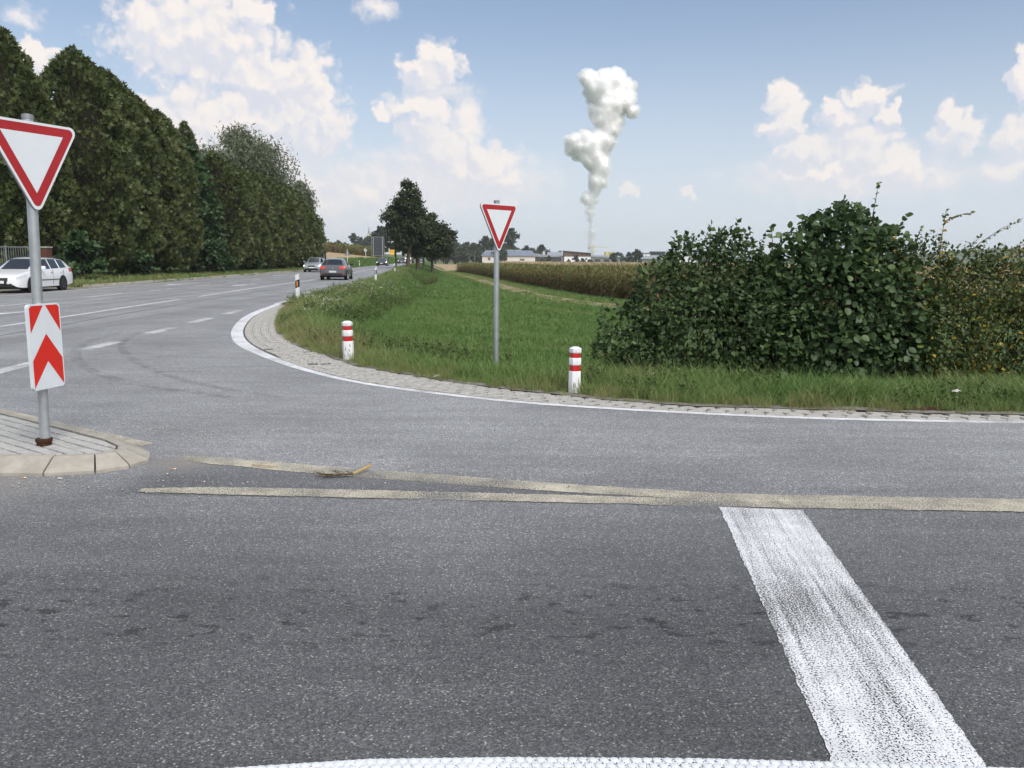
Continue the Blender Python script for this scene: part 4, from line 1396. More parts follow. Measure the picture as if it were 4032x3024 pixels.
shrub('dogwood_bush', 'leafy dark green shrub with upright shoots, leftmost of the three shrubs', 2.72, 12.5, 1.85, 1.45, 1.15, 'dogwood', 'twig_bark', 24, 10500, .088, T_FOLD, 72, [(.1, 0, 1.5, .66, .6, .68), (.62, 0, 1.48, .55, .6, .7), (-.45, -.1, 1.15, .6, .6, .66), (-.95, -.3, .62, .55, .5, .56), (0, -.5, .8, .95, .6, .7), (.7, -.4, .8, .75, .6, .75), (-.5, -.5, .45, .8, .5, .46), (.98, -.1, 1.15, .5, .5, .68), (-.15, 0, 1.75, .3, .3, .4), (.45, 0, 1.9, .28, .3, .38)],
      shoots=[(-.25, -.2, 1.5, -.33, -.25, 2.18, 12, .085), (-.05, -.1, 1.5, -.1, -.1, 2.0, 9, .085), (.15, -.2, 1.5, .17, -.2, 2.30, 13, .085), (.45, -.1, 1.6, .58, -.1, 2.34, 13, .085),
              (.62, -.2, 1.6, .74, -.2, 2.22, 12, .085), (.78, -.2, 1.5, .95, -.2, 2.14, 12, .085), (.3, .1, 1.5, .35, .1, 2.1, 9, .085), (-.7, -.4, 1.1, -.85, -.5, 1.55, 9, .085),
              (-.9, -.3, .9, -1.35, -.4, 1.25, 9, .085), (-1.0, -.5, .5, -1.5, -.7, .82, 9, .085), (-1.0, -.6, .35, -1.62, -.75, .45, 9, .08), (-.5, -.4, 1.3, -.55, -.45, 1.8, 9, .085)])
shrub('rose_bush', 'loose shrub with small yellowing leaves, rightmost of the three shrubs', 7.25, 12.5, 2.0, 2.0, 1.3, 'rose', 'twig_bark', 34, 24000, .066, T_FOLD, 73, [(-1.1, 0, 1.5, .55, .6, .68), (-.5, -.1, 1.42, .62, .6, .6), (.1, -.1, 1.45, .62, .6, .6), (.7, -.1, 1.36, .6, .6, .58), (1.3, 0, 1.3, .6, .6, .56), (-.9, -.4, .8, .72, .6, .72), (0, -.5, .7, .85, .6, .68), (.9, -.5, .7, .85, .6, .68), (1.8, -.2, 1.05, .7, .6, .7), (-1.2, -.4, .42, .55, .5, .42), (-1.35, 0, 1.0, .4, .5, .6)],
      shoots=[(-1.0, -.2, 1.7, -.95, -.2, 2.55, 12, .07), (-.95, -.2, 2.4, -.55, -.2, 2.52, 9, .07), (-.7, -.2, 1.8, .15, -.2, 2.42, 16, .07), (-.4, -.1, 1.7, .35, -.1, 2.08, 14, .065), (-.2, 0, 1.6, .6, 0, 1.8, 12, .065),
              (-1.3, 0, 1.8, -1.2, 0, 2.3, 10, .07), (-.6, 0, 1.7, -.3, 0, 2.2, 10, .065), (.2, 0, 1.5, 1.0, 0, 1.7, 12, .06), (.5, -.1, 1.3, 1.7, -.1, 1.75, 14, .06), (.9, -.1, 1.3, 2.1, -.1, 1.6, 14, .06),
              (-1.5, -.2, 1.5, -1.7, -.2, 2.2, 10, .07), (.0, -.2, 1.8, .25, -.2, 2.15, 8, .06)], tintf=rose_tint)
# the long red-leaved spray reaching out of the rose
t = tag(empty('rose_spray', (7.25, 12.3, H1(7.25, 12.3))), 'long arching bramble spray with small red leaves above the yellowing shrub', 'branch')
b = MB()
pts1 = [(-.3, 0, 1.2), (.0, 0, 1.75), (.35, 0, 2.1), (.8, 0, 2.42), (1.02, 0, 2.5)]
pts2 = [(.35, 0, 2.1), (.75, 0, 2.24), (1.1, 0, 2.26), (1.35, 0, 2.12)]
b.tube(pts1, [.011, .009, .007, .004, .002], 5); b.tube(pts2, [.006, .005, .004, .002], 5)
b.build('stem', MATS['red_twig'], t)
for P0 in (pts1[2:], pts2[1:]):
    P0 = np.array(P0)
    s = np.linspace(0, len(P0) - 1, 13)
    for k, u in enumerate(s):
        p = np.array([np.interp(u, np.arange(len(P0)), P0[:, j]) for j in range(3)])
        me = leaf_cloud('leaf', p[None], np.array([[random.uniform(-.5, .5), random.uniform(-.4, .4), -1.0]]), rdir(1), np.array([random.uniform(.05, .085)]), T_FOLD, np.array([random.random()]))
        link('leaf', me, MATS['red_leaf'], t)

# ------------------------------------------------------------------ scattering of grass, weeds and corn
def gn_group(coll):
    g = bpy.data.node_groups.new('scatter', 'GeometryNodeTree')
    g.interface.new_socket('Geometry', in_out='INPUT', socket_type='NodeSocketGeometry')
    g.interface.new_socket('Geometry', in_out='OUTPUT', socket_type='NodeSocketGeometry')
    gi, go = g.nodes.new('NodeGroupInput'), g.nodes.new('NodeGroupOutput')
    ip = g.nodes.new('GeometryNodeInstanceOnPoints')
    ci = g.nodes.new('GeometryNodeCollectionInfo')
    ci.inputs['Collection'].default_value = coll
    ci.inputs['Separate Children'].default_value = True
    ci.inputs['Reset Children'].default_value = True
    ip.inputs['Pick Instance'].default_value = True

    def attr(nm, dt):
        a = g.nodes.new('GeometryNodeInputNamedAttribute')
        a.data_type = dt
        a.inputs['Name'].default_value = nm
        return a.outputs['Attribute']
    g.links.new(gi.outputs[0], ip.inputs['Points'])
    g.links.new(ci.outputs[0], ip.inputs['Instance'])
    g.links.new(attr('pick', 'INT'), ip.inputs['Instance Index'])
    g.links.new(attr('rot', 'FLOAT_VECTOR'), ip.inputs['Rotation'])
    g.links.new(attr('scl', 'FLOAT_VECTOR'), ip.inputs['Scale'])
    g.links.new(ip.outputs[0], go.inputs[0])
    return g


def proto_coll(name, meshes):
    c = bpy.data.collections.new(name)
    for i, me in enumerate(meshes):
        o = bpy.data.objects.new('%s_%02d' % (name, i), me)
        c.objects.link(o)
    return c


def scatter(name, coll, P, rz, scl, tint, label=None, cat=None, tilt=0.12):
    n = len(P)
    me = bpy.data.meshes.new(name)
    me.vertices.add(n)
    me.vertices.foreach_set('co', np.ascontiguousarray(P, np.float32).ravel())
    k = len(coll.objects)
    for nm, dt, key, v in (('rot', 'FLOAT_VECTOR', 'vector', np.column_stack([rng.normal(0, tilt, n), rng.normal(0, tilt, n), rz])),
                           ('scl', 'FLOAT_VECTOR', 'vector', scl if np.ndim(scl) == 2 else np.repeat(np.asarray(scl)[:, None], 3, 1)),
                           ('tint', 'FLOAT', 'value', tint), ('pick', 'INT', 'value', rng.integers(0, k, n))):
        a = me.attributes.new(nm, dt, 'POINT')
        a.data.foreach_set(key, np.ascontiguousarray(v, np.int32 if dt == 'INT' else np.float32).ravel())
    o = bpy.data.objects.new(name, me)
    COL.objects.link(o)
    md = o.modifiers.new('scatter', 'NODES')
    md.node_group = gn_group(coll)
    return tag(o, label, cat, kind='stuff')


def grass_clump(nb, rad_, hmin, hmax, w, bend, seed):
    R = np.random.default_rng(seed)
    V, Fc, T = [], [], []
    for i in range(nb):
        a = R.uniform(0, 6.28); q = rad_ * math.sqrt(R.uniform())
        x, y = q * math.cos(a), q * math.sin(a)
        d = R.uniform(0, 6.28); h = R.uniform(hmin, hmax); bd = R.uniform(.2, 1) * bend * h
        dx, dy = math.cos(d), math.sin(d)
        px, py = -dy * w / 2 * R.uniform(.7, 1.3), dx * w / 2
        px, py = -math.sin(a + 1.1) * w / 2, math.cos(a + 1.1) * w / 2
        k = len(V)
        for t, ww in ((0, 1), (.45, .85), (.8, .5), (1, .08)):
            cx, cy, cz = x + dx * bd * t * t, y + dy * bd * t * t, h * (t - .12 * t * t * bend)
            V += [(cx - px * ww, cy - py * ww, cz), (cx + px * ww, cy + py * ww, cz)]
        tt = R.uniform(0, 1)
        for j in range(3):
            Fc.append((k + 2 * j, k + 2 * j + 1, k + 2 * j + 3, k + 2 * j + 2)); T.append(tt)
    me = fast_mesh('grass_clump', np.array(V), np.array(Fc), False, np.array(T))
    me.materials.append(MATS['grass'])
    return me


g_tall = proto_coll('tall_grass', [grass_clump(34, .14, .12, .34, .007, 1.0, 100 + i) for i in range(6)])
g_short = proto_coll('meadow_grass', [grass_clump(46, .2, .05, .13, .011, .8, 120 + i) for i in range(5)])
g_far = proto_coll('far_grass', [grass_clump(60, .5, .07, .2, .03, .9, 140 + i) for i in range(5)])


def weed(seed, flower):
    R = np.random.default_rng(seed)
    V, Fc, T = [], [], []

    def quad(p, l, n, s, t):
        l = l / np.linalg.norm(l); b_ = np.cross(l, n); b_ = b_ / (np.linalg.norm(b_) + 1e-6)
        k = len(V)
        V.extend([p, p + l * s * .5 + b_ * s * .3, p + l * s, p + l * s * .5 - b_ * s * .3]); Fc.append((k, k + 1, k + 2, k + 3)); T.append(t)
    for i in range(R.integers(3, 6)):
        h = R.uniform(.3, .62); dx, dy = R.normal(0, .10, 2)
        base = np.array([R.normal(0, .04), R.normal(0, .04), 0]); tip = base + np.array([dx, dy, h])
        k = len(V); w = .004
        V.extend([base + [-w, 0, 0], base + [w, 0, 0], tip + [w * .5, 0, 0], tip + [-w * .5, 0, 0]]); Fc.append((k, k + 1, k + 2, k + 3)); T.append(.4)
        for j in range(9):
            u = R.uniform(.1, .9); quad(base + (tip - base) * u, R.normal(0, 1, 3) + [0, 0, .5], R.normal(0, 1, 3), R.uniform(.04, .09), R.uniform(0, .55))
        for j in range(R.integers(3, 7) if flower else 3):
            c = tip + R.normal(0, .045, 3) * [1, 1, .6]
            quad(c, R.normal(0, 1, 3) * [1, 1, .15], np.array([0, 0, 1.0]), R.uniform(.018, .032), R.uniform(.9, 1) if flower else R.uniform(.5, .72))
            quad(c, R.normal(0, 1, 3), R.normal(0, 1, 3), R.uniform(.018, .03), R.uniform(.9, 1) if flower else R.uniform(.5, .72))
    me = fast_mesh('weed', np.array(V), np.array(Fc), False, np.array(T))
    me.materials.append(MATS['weed'])
    return me


g_flower = proto_coll('flowering_weed', [weed(200 + i, True) for i in range(5)])
g_weed = proto_coll('green_weed', [weed(220 + i, False) for i in range(5)])


def pts_where(n, x0, x1, y0, y1, keep):
    x = rng.uniform(x0, x1, n); y = rng.uniform(y0, y1, n)
    k = keep(x, y)
    x, y = x[k], y[k]
    return x, y, height(x, y)


def on_grass(x, y):
    return (d_side(x, y) > .1) & (x - xr(y) > .35) & (np.abs(x) < y * .75 + 3)


def near_track(x, y):
    c = np.interp(y, TR[:, 1], TR[:, 0])
    a = np.abs(x - c)
    return (a < 1.35) & (rng.random(np.shape(x)) < np.where((a > .3) & (a < 1.05), 1.0, .9))


def in_corn(x, y):
    return (x > np.interp(y, CE[:, 1], CE[:, 0])) & (y > 31)


# long grass along the paved strip and between the shrubs
x, y, z = pts_where(42000, -8, 12, 8.3, 30, lambda x, y: on_grass(x, y) & (d_side(x, y) < 1.0 + 1.6 * sst(-1, 3, x) * (y < 16) + .6 * snoise(x, y, .8)) & (rng.random(len(x)) < .9))
ds = d_side(x, y)
scatter('verge_grass', g_tall, np.column_stack([x, y, z]), rng.uniform(0, 6.28, len(x)), np.clip(.32 + .55 * sst(.1, .7, ds) + .34 * snoise(x, y, 1.6, 3) + .25 * sst(-1.5, -4.5, x) + rng.normal(0, .18, len(x)), .2, 1.6),
        np.clip(.66 - .30 * sst(.1, .8, ds) + .36 * snoise(x, y, .9, 7) + .30 * sst(-1.5, -4.5, x) + rng.normal(0, .16, len(x)), 0, 1), 'long green roadside grass along the paved strip', 'grass')
x, y, z = pts_where(60000, -8, 12, 8.1, 29, lambda x, y: (np.abs(d_side(x, y) - .10) < .13) & (np.abs(x) < y * .75 + 2) & (snoise(x, y, 2.2, 8) > -.35))
ds = d_side(x, y)
scatter('dry_fringe_grass', g_tall, np.column_stack([x, y, np.maximum(z, .005)]), rng.uniform(0, 6.28, len(x)), np.clip(rng.normal(.3, .1, len(x)) + .3 * sst(.0, .22, ds), .12, .8),
        np.clip(.86 - .25 * sst(.0, .22, ds) + .25 * snoise(x, y, 1.3, 3) + rng.normal(0, .15, len(x)), 0, 1), 'short dry fringe of grass creeping over the paved strip', 'grass')
# rough verge of the main road and the ditch
x, y, z = pts_where(90000, -22, 6, 12, 112, lambda x, y: on_grass(x, y) & (x - xr(y) < 6.2) & (d_side(x, y) > .9) & ~near_track(x, y) & (rng.random(len(x)) < np.clip(26 / y, .12, 1)))
sm = x - xr(y)
scatter('rough_verge_grass', g_tall, np.column_stack([x, y, z]), rng.uniform(0, 6.28, len(x)), np.clip(.75 + .25 * snoise(x, y, 1.2, 3) + rng.normal(0, .15, len(x)) + .006 * y, .35, 1.7) * np.where(sm > 2.6, .55, 1),
        np.clip(.66 - .48 * sst(1.6, 3.8, sm) + .30 * snoise(x, y, .7, 2) + rng.normal(0, .14, len(x)), 0, 1), 'rough yellowish grass on the verge and ditch of the main road', 'grass')
# mown meadow
x, y, z = pts_where(60000, -12, 9, 9.5, 60, lambda x, y: on_grass(x, y) & (x - xr(y) > 4.5) & (d_side(x, y) > 1.0) & ~in_corn(x, y) & ~near_track(x, y) & (rng.random(len(x)) < np.clip(24 / y, .1, 1)))
scatter('meadow_grass', g_short, np.column_stack([x, y, z]), rng.uniform(0, 6.28, len(x)), np.clip(.9 + .35 * snoise(x, y, .8, 5) + rng.normal(0, .15, len(x)) + .02 * (y - 10), .6, 2.4),
        np.clip(.22 + .30 * snoise(x, y, .45, 9) + .2 * snoise(x, y, 1.7, 4) + rng.normal(0, .12, len(x)), 0, .8), 'short bright green meadow grass between ditch and farm track', 'grass')
x, y, z = pts_where(52000, -26, 14, 36, 185, lambda x, y: on_grass(x, y) & (x - xr(y) > .6) & ~in_corn(x, y) & ~near_track(x, y))
scatter('far_meadow_grass', g_far, np.column_stack([x, y, z]), rng.uniform(0, 6.28, len(x)), np.clip(.75 + .004 * y + rng.normal(0, .12, len(x)), .5, 1.8),
        np.clip(.20 + .30 * sst(3, .8, x - xr(y)) + .45 * sst(3.2, 1.2, np.abs(x - np.interp(y, TR[:, 1], TR[:, 0]))) + .26 * snoise(x, y, .35, 9) + rng.normal(0, .12, len(x)), 0, 1), 'far part of the green meadow beyond the ditch crossing', 'grass')
# grass under the hedge, browned in place of tree shade, and on the rise beyond it
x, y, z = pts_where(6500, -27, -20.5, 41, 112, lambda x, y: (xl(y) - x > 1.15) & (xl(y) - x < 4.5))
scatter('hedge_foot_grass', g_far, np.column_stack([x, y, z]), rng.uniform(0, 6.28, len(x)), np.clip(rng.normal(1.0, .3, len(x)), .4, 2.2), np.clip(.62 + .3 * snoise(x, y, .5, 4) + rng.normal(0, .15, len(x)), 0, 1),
        'grass tinted brown for tree shade along the foot of the hedge', 'grass')
x, y, z = pts_where(9000, -50, -20.5, 104, 300, lambda x, y: (xl(y) - x > .4) & (xl(y) - x < 3.7))
scatter('roadside_bank_grass', g_far, np.column_stack([x, y, z]), rng.uniform(0, 6.28, len(x)), np.clip(rng.normal(1.5, .3, len(x)), .6, 2.5), np.clip(.12 + .25 * snoise(x, y, .3, 4) + rng.normal(0, .1, len(x)), 0, 1),
        'green grass bank on the left of the main road', 'grass')
# weeds
x, y, z = pts_where(5200, -16, 6, 10, 85, lambda x, y: on_grass(x, y) & (x - xr(y) < 3.2) & (d_side(x, y) > .25) & (snoise(x, y, .6, 1.5) > -.1) & (rng.random(len(x)) < np.clip(25 / y, .2, 1)))
scatter('white_wildflowers', g_flower, np.column_stack([x, y, z]), rng.uniform(0, 6.28, len(x)), rng.uniform(.6, 1.1, len(x)), rng.random(len(x)), 'white flowering weeds scattered over the verge of the main road', 'wildflowers')
x, y, z = pts_where(9000, -9, 10, 8.6, 40, lambda x, y: on_grass(x, y) & ((x - xr(y) < 4) | (d_side(x, y) < 2.4)) & (snoise(x, y, .8, 6.5) > .1))
scatter('green_weeds', g_weed, np.column_stack([x, y, z]), rng.uniform(0, 6.28, len(x)), rng.uniform(.3, .85, len(x)), rng.random(len(x)), 'leafy green weeds among the roadside grass', 'weeds')
x, y, z = pts_where(9000, -12, 2, 20, 96, lambda x, y: (np.abs(x - xr(y) - 3.45 - .25 * np.sin(y * .5)) < .55 + .3 * snoise(x, y, .4, 3)) & (rng.random(len(x)) < np.clip(30 / y, .3, 1)))  # weeds added along the bottom to draw the ditch's shading
scatter('ditch_shade_weeds', g_weed, np.column_stack([x, y, z]), rng.uniform(0, 6.28, len(x)), rng.uniform(.45, .95, len(x)), rng.random(len(x)), 'weeds added for the shading line along the bottom of the ditch', 'weeds')
# ditch mouth: dark nettles in front of the culvert bank
x, y, z = pts_where(900, -13, -7, 88, 97.5, lambda x, y: np.abs(x - xr(y) - 3.6) < 1.5)
scatter('ditch_nettles', g_weed, np.column_stack([x, y, z]), rng.uniform(0, 6.28, len(x)), rng.uniform(1.0, 1.9, len(x)), rng.random(len(x)), 'dark weeds filling the end of the ditch', 'weeds')


def corn_plant(seed, low=False):
    R = np.random.default_rng(seed)
    V, Fc, T = [], [], []
    H = R.uniform(1.85, 2.15)
    w = .014 if not low else .03
    k = 0
    for a in (0, 1.57):
        k = len(V); c, s = math.cos(a) * w, math.sin(a) * w
        V += [(-c, -s, 0), (c, s, 0), (c * .5, s * .5, H), (-c * .5, -s * .5, H)]; Fc.append((k, k + 1, k + 2, k + 3)); T.append(.35)
    nl = 11 if not low else 6
    for i in range(nl):
        u = (i + .7) / (nl + .6); z = H * (.12 + .80 * u)
        a = (i % 2) * math.pi + R.normal(0, .55)
        Ln = R.uniform(.45, .75) * (1.0 if u < .8 else .75); rise = R.uniform(.05, .3) * (0.3 + u); dp = R.uniform(.45, 1.0) * (1.3 - .7 * u)
        lw = R.uniform(.05, .075) * (1.6 if low else 1)
        k = len(V)
        for t, ww in ((0, .6), (.35, 1), (.7, .8), (1, .06)):
            r = Ln * (t - .25 * t * t * dp); zz = z + Ln * (rise * t * 2.2 - dp * t * t)
            cx, cy = r * math.cos(a), r * math.sin(a)
            px, py = -math.sin(a) * lw / 2 * ww, math.cos(a) * lw / 2 * ww
            V += [(cx - px, cy - py, zz), (cx + px, cy + py, zz + .012)]
        tt = np.clip((.05 + R.normal(0, .12)) if u < .45 else (.62 + R.normal(0, .17)), 0, .85)
        for j in range(3):
            Fc.append((k + 2 * j, k + 2 * j + 1, k + 2 * j + 3, k + 2 * j + 2)); T.append(tt)
    for i in range(5):
        a = R.uniform(0, 6.28); q = R.uniform(.05, .16); k = len(V); tw = .011 if not low else .03
        V += [(-tw, 0, H - .02), (tw, 0, H - .02), (q * math.cos(a) + tw, q * math.sin(a), H + R.uniform(.16, .28)), (q * math.cos(a) - tw, q * math.sin(a), H + .2)]
        Fc.append((k, k + 1, k + 2, k + 3)); T.append(1.0)
    me = fast_mesh('corn_plant', np.array(V), np.array(Fc), False, np.array(T))
    me.materials.append(MATS['corn'])
    return me


corn_me = [corn_plant(300 + i) for i in range(8)]
corn_low = [corn_plant(330 + i, True) for i in range(6)]
# single plants along the edge of the field
cumc = np.concatenate([[0], np.cumsum(np.linalg.norm(np.diff(CE, axis=0), axis=1))])
cnt = 0
s = 14.0
while cnt < 290 and s < cumc[-1]:
    p = np.array([np.interp(s, cumc, CE[:, 0]), np.interp(s, cumc, CE[:, 1])])
    q = np.array([np.interp(s + .3, cumc, CE[:, 0]), np.interp(s + .3, cumc, CE[:, 1])])
    d = (q - p) / np.linalg.norm(q - p); n = np.array([d[1], -d[0]])
    for k in range(2):
        c = p + n * (k * .75 + .1) + rng.normal(0, .06, 2)
        o = bpy.data.objects.new('corn_plant', random.choice(corn_me))
        COL.objects.link(o)
        o.location = (c[0], c[1], H1(c[0], c[1]) - .02)
        o.rotation_euler = (random.gauss(0, .05), random.gauss(0, .05), random.uniform(0, 6.28))
        o.scale = (1.1, 1.1, random.uniform(.78, .94))
        o['tint'] = random.uniform(.1, .8)
        tag(o, 'ripe corn plant on the front edge of the brown corn field', 'corn', 'corn plants along the field edge')
        cnt += 1
    s += .17
S1 = s
# the rest of the field
Pc = []
for r in range(0, 12):
    ss = np.arange(8.0 if r > 1 else S1, cumc[-1], .2)
    p = np.column_stack([np.interp(ss, cumc, CE[:, 0]), np.interp(ss, cumc, CE[:, 1])])
    d = np.gradient(p, axis=0); d /= np.linalg.norm(d, axis=1)[:, None]
    n = np.column_stack([d[:, 1], -d[:, 0]])
    Pc.append(p + n * (.1 + r * .75) + rng.normal(0, .07, p.shape))
Pc = np.concatenate(Pc)
z = height(Pc[:, 0], Pc[:, 1])
scatter('corn_field_front', proto_coll('corn_front', corn_me), np.column_stack([Pc, z]), rng.uniform(0, 6.28, len(Pc)), np.column_stack([np.full((len(Pc), 2), 1.15), rng.uniform(.78, .95, (len(Pc), 1))]),
        np.clip(.42 + .22 * snoise(Pc[:, 0], Pc[:, 1], .25, 2) + rng.normal(0, .2, len(Pc)), 0, 1), 'front rows of the ripe corn field right of the farm track', 'corn field')
x, y, z = pts_where(60000, -14, 110, 38, 400, lambda x, y: (x - np.interp(y, CE[:, 1], CE[:, 0], right=-12) > 8) & (x < y * .72 + 6) & (rng.random(len(x)) < np.clip(90 / y, .22, 1)))
scatter('corn_field', proto_coll('corn_far', corn_low), np.column_stack([x, y, z]), rng.uniform(0, 6.28, len(x)), np.column_stack([np.full((len(x), 2), 1.5), rng.uniform(.80, .93, (len(x), 1))]) * (1 + .0016 * y)[:, None] ** np.array([1, 1, .0]),
        np.clip(1.08 + .2 * snoise(x, y, .1, 2) + rng.normal(0, .14, len(x)), 0, 1.4), 'wide ripe corn field reaching back to the far farm buildings', 'corn field')
x, y, z = pts_where(17000, -110, -27, 198, 330, lambda x, y: (x < np.interp(y, [200, 215, 330], [-31, -33, -60])) & ((y - 203) < 6 + rng.random(len(x)) * 120) & (y > 203 + .02 * (x + 30)))
scatter('hillside_corn_field', proto_coll('corn_hill', corn_low), np.column_stack([x, y, z]), rng.uniform(0, 6.28, len(x)), np.column_stack([np.full((len(x), 2), 1.9), rng.uniform(.95, 1.15, (len(x), 1))]),
        np.clip(.45 + .2 * snoise(x, y, .2, 2) + rng.normal(0, .18, len(x)), 0, 1), 'yellowing corn field on the rise left of the main road', 'corn field')

# ------------------------------------------------------------------ signs
def rounded(poly, r, n=5):
    out = []
    m = len(poly)
    for i in range(m):
        p, a, c = Vector(poly[i]), Vector(poly[i - 1]), Vector(poly[(i + 1) % m])
        u, v = (a - p).normalized(), (c - p).normalized()
        half = math.acos(max(-1, min(1, u.dot(v)))) / 2
        d = r / math.tan(half)
        ctr = p + (u + v).normalized() * (r / math.sin(half))
        s = p + u * d - ctr; e = p + v * d - ctr
        a0, a1 = math.atan2(s.y, s.x), math.atan2(e.y, e.x)
        da = (a1 - a0 + math.pi) % (2 * math.pi) - math.pi
        out += [(ctr.x + r * math.cos(a0 + da * k / n), ctr.y + r * math.sin(a0 + da * k / n)) for k in range(n + 1)]
    return out


def plate(b, poly, y0, y1):
    """flat plate: poly in x,z; front face at y0 (towards -Y), back at y1"""
    n = len(poly)
    vs = [(x, y0, z) for x, z in poly] + [(x, y1, z) for x, z in poly]
    fs = [tuple(range(n)), tuple(reversed(range(n, 2 * n)))] + [((i + 1) % n, i, n + i, n + (i + 1) % n) for i in range(n)]
    return b.add(vs, fs)


def tri(side, cz, inset=0.0):
    """downward triangle centred on its top edge line: top at cz"""
    h = side * .866
    s = side - inset * 2 * 1.732
    t = cz - inset
    return [(-s / 2, t), (0, t - s * .866), (s / 2, t)]


def give_way(label, x, y, z0, top, side, yaw, lean, pole_r, board=None, sleeve=False):
    root = tag(empty('give_way_sign', (x, y, z0)), label, 'road sign')
    b = MB()
    b.tube([(0, 0, -.35), (lean[0], lean[1], top - z0 + .035)], pole_r, 20)
    b.build('pole', MATS['steel'], root, smooth=50)
    b = MB()
    b.lathe([(pole_r + .003, top - z0 + .005), (pole_r + .003, top - z0 + .038), (pole_r * .75, top - z0 + .042)], (lean[0], lean[1], 0), 20)
    b.build('pole_cap', MATS['alu_back'], root, smooth=50)
    R = Matrix.Rotation(yaw, 4, 'Z')
    L = lambda z: (lean[0] * (z - z0) / (top - z0), lean[1] * (z - z0) / (top - z0))
    lx, ly = L(top - .3)
    M = Matrix.Translation((lx, ly, 0)) @ R @ Matrix.Translation((0, -pole_r - .012, 0))
    ct = top - z0 - .015
    b = MB(); b.M = M
    plate(b, rounded(tri(side, ct), .045), 0, .010)
    p = b.build('sign_plate', MATS['sign_white'], root)
    # folded rim behind the plate
    b = MB(); b.M = M
    plate(b, rounded(tri(side, ct, .003), .043), .010, .03)
    b.build('plate_back', MATS['alu_back'], p)
    b = MB(); b.M = M
    plate(b, rounded(tri(side, ct, .019), .034), -.0015, .001)
    b.build('red_border', MATS['sign_red'], p)
    b = MB(); b.M = M
    plate(b, tri(side, ct, .084 * side / .8), -.003, .0)
    b.build('white_field', MATS['sign_white'], p)
    for zc in (ct - .12, ct - .45):
        b = MB()
        b.lathe([(pole_r + .006, zc - .02), (pole_r + .006, zc + .02)], (lx, ly, 0), 16)
        b.build('clamp', MATS['alu_back'], root)
    if board:
        bt, bb, bw, byaw = board
        bt -= z0; bb -= z0
        lx, ly = L((bt + bb) / 2 + z0)
        M = Matrix.Translation((lx, ly, 0)) @ Matrix.Rotation(byaw, 4, 'Z') @ Matrix.Translation((0, -pole_r - .03, 0))
        b = MB(); b.M = M
        hw = bw / 2
        plate(b, rounded([(-hw, bt), (-hw, bb), (hw, bb), (hw, bt)], .03), 0, .028)
        p = b.build('arrow_board', MATS['sign_white'], root)
        p['label'] = 'white board with red chevrons pointing up'
        H = bt - bb; e = .012
        x0, x1 = -hw + e, hw - e
        u = lambda f: bt - e - f * (H - 2 * e)
        # red pieces between the white chevrons
        for nm, poly in (('chevron', [(x0, u(.955)), (x0, u(.70)), (0, u(.37)), (x1, u(.70)), (x1, u(.955)), (0, u(.62))]),):
            b = MB(); b.M = M
            k = [(x0, u(.99)), (0, u(.68)), (x1, u(.99)), (x1, u(.66)), (0, u(.345)), (x0, u(.66))]
            vs = [(x, -.0015, z) for x, z in k]
            b.add(vs, [(0, 1, 4, 5), (1, 2, 3, 4)])
            b.build('red_chevron', MATS['sign_orange_red'], p)
        for s in (-1, 1):
            b = MB(); b.M = M
            k = [(s * .012, u(.0)), (s * (hw - e - .02), u(0)), (s * (hw - e), u(.03)), (s * (hw - e), u(.325))]
            if s > 0: k = k[::-1]
            b.add([(x, -.0015, z) for x, z in k], [tuple(range(4))])
            b.build('red_corner', MATS['sign_orange_red'], p)
    if sleeve:
        b = MB()
        b.lathe([(.054, -.02), (.054, .032), (.062, .033), (.062, .055), (.056, .059), (.05, .06)], n=22)
        b.build('ground_sleeve', MATS['rust'], root, smooth=40)
    return root


give_way('nearest give way sign, above a red and white arrow board on the traffic island', -3.72, 6.44, .1, 2.60, .80, rad(66), (.072, 0), .038,
         board=(1.225, .563, .335, rad(79)), sleeve=True)
give_way('give way sign on a bare steel pole in the grass, middle of the photo', -.25, 12.9, -.2, 2.42, .86, rad(48), (0, 0), .042)


def bollard(label, x, y, h, r, rz, lean):
    t = tag(empty('bollard', (x, y, .0), rz), label, 'bollard', 'red and white roadside bollards')
    t.rotation_euler = (lean[0], lean[1], rz)
    n = 8
    def oct_ring(rr, z): return (rr, z)
    b = MB()
    seg = [(r * .93, -.15), (r * .97, .02), (r, .05), (r, .47 * h), (r * .98, .485 * h), (r * .86, .49 * h), (r * .86, .62 * h), (r * .97, .625 * h), (r, .64 * h), (r, .75 * h), (r * .97, .765 * h),
           (r * .86, .77 * h), (r * .86, .885 * h - .01), (r * .97, .885 * h), (r, .90 * h), (r, .965 * h), (r * .42, h), (r * .38, h)]
    b.lathe(seg, n=8)
    b.build('post', MATS['bollard_white'], t, smooth=25)
    for z0, z1 in ((.495, .615), (.775, .872)):
        b = MB()
        b.lathe([(r * .88, z0 * h), (r * .885, z0 * h + .003), (r * .885, z1 * h - .003), (r * .88, z1 * h)], n=8)
        b.build('red_band', MATS['bollard_red'], t, smooth=25)
    # chips where the paint is off
    b = MB()
    for k in range(6):
        a = random.uniform(-2.4, -.8); z = random.uniform(.05, .42) * h
        w, l = random.uniform(.006, .012), random.uniform(.03, .09)
        rr = r * .985
        c, s = math.cos(a), math.sin(a)
        pts = [(-w, 0), (w, -l * .3), (w * .6, l * .5), (-w * .3, l)]
        b.add([(rr * c - u * s, rr * s + u * c, z + v) for u, v in pts], [(0, 1, 2, 3)])
    b.build('paint_chips', MATS['concrete'], t)
    return t


bollard('scuffed dirty bollard farther off, by the curve of the paved strip', -2.55, 12.82, .615, .085, .2, (0, -.02))
bollard('cleaner bright bollard nearer the camera, in front of the leafy shrubs', .74, 9.72, .565, .076, .35, (0, .012))


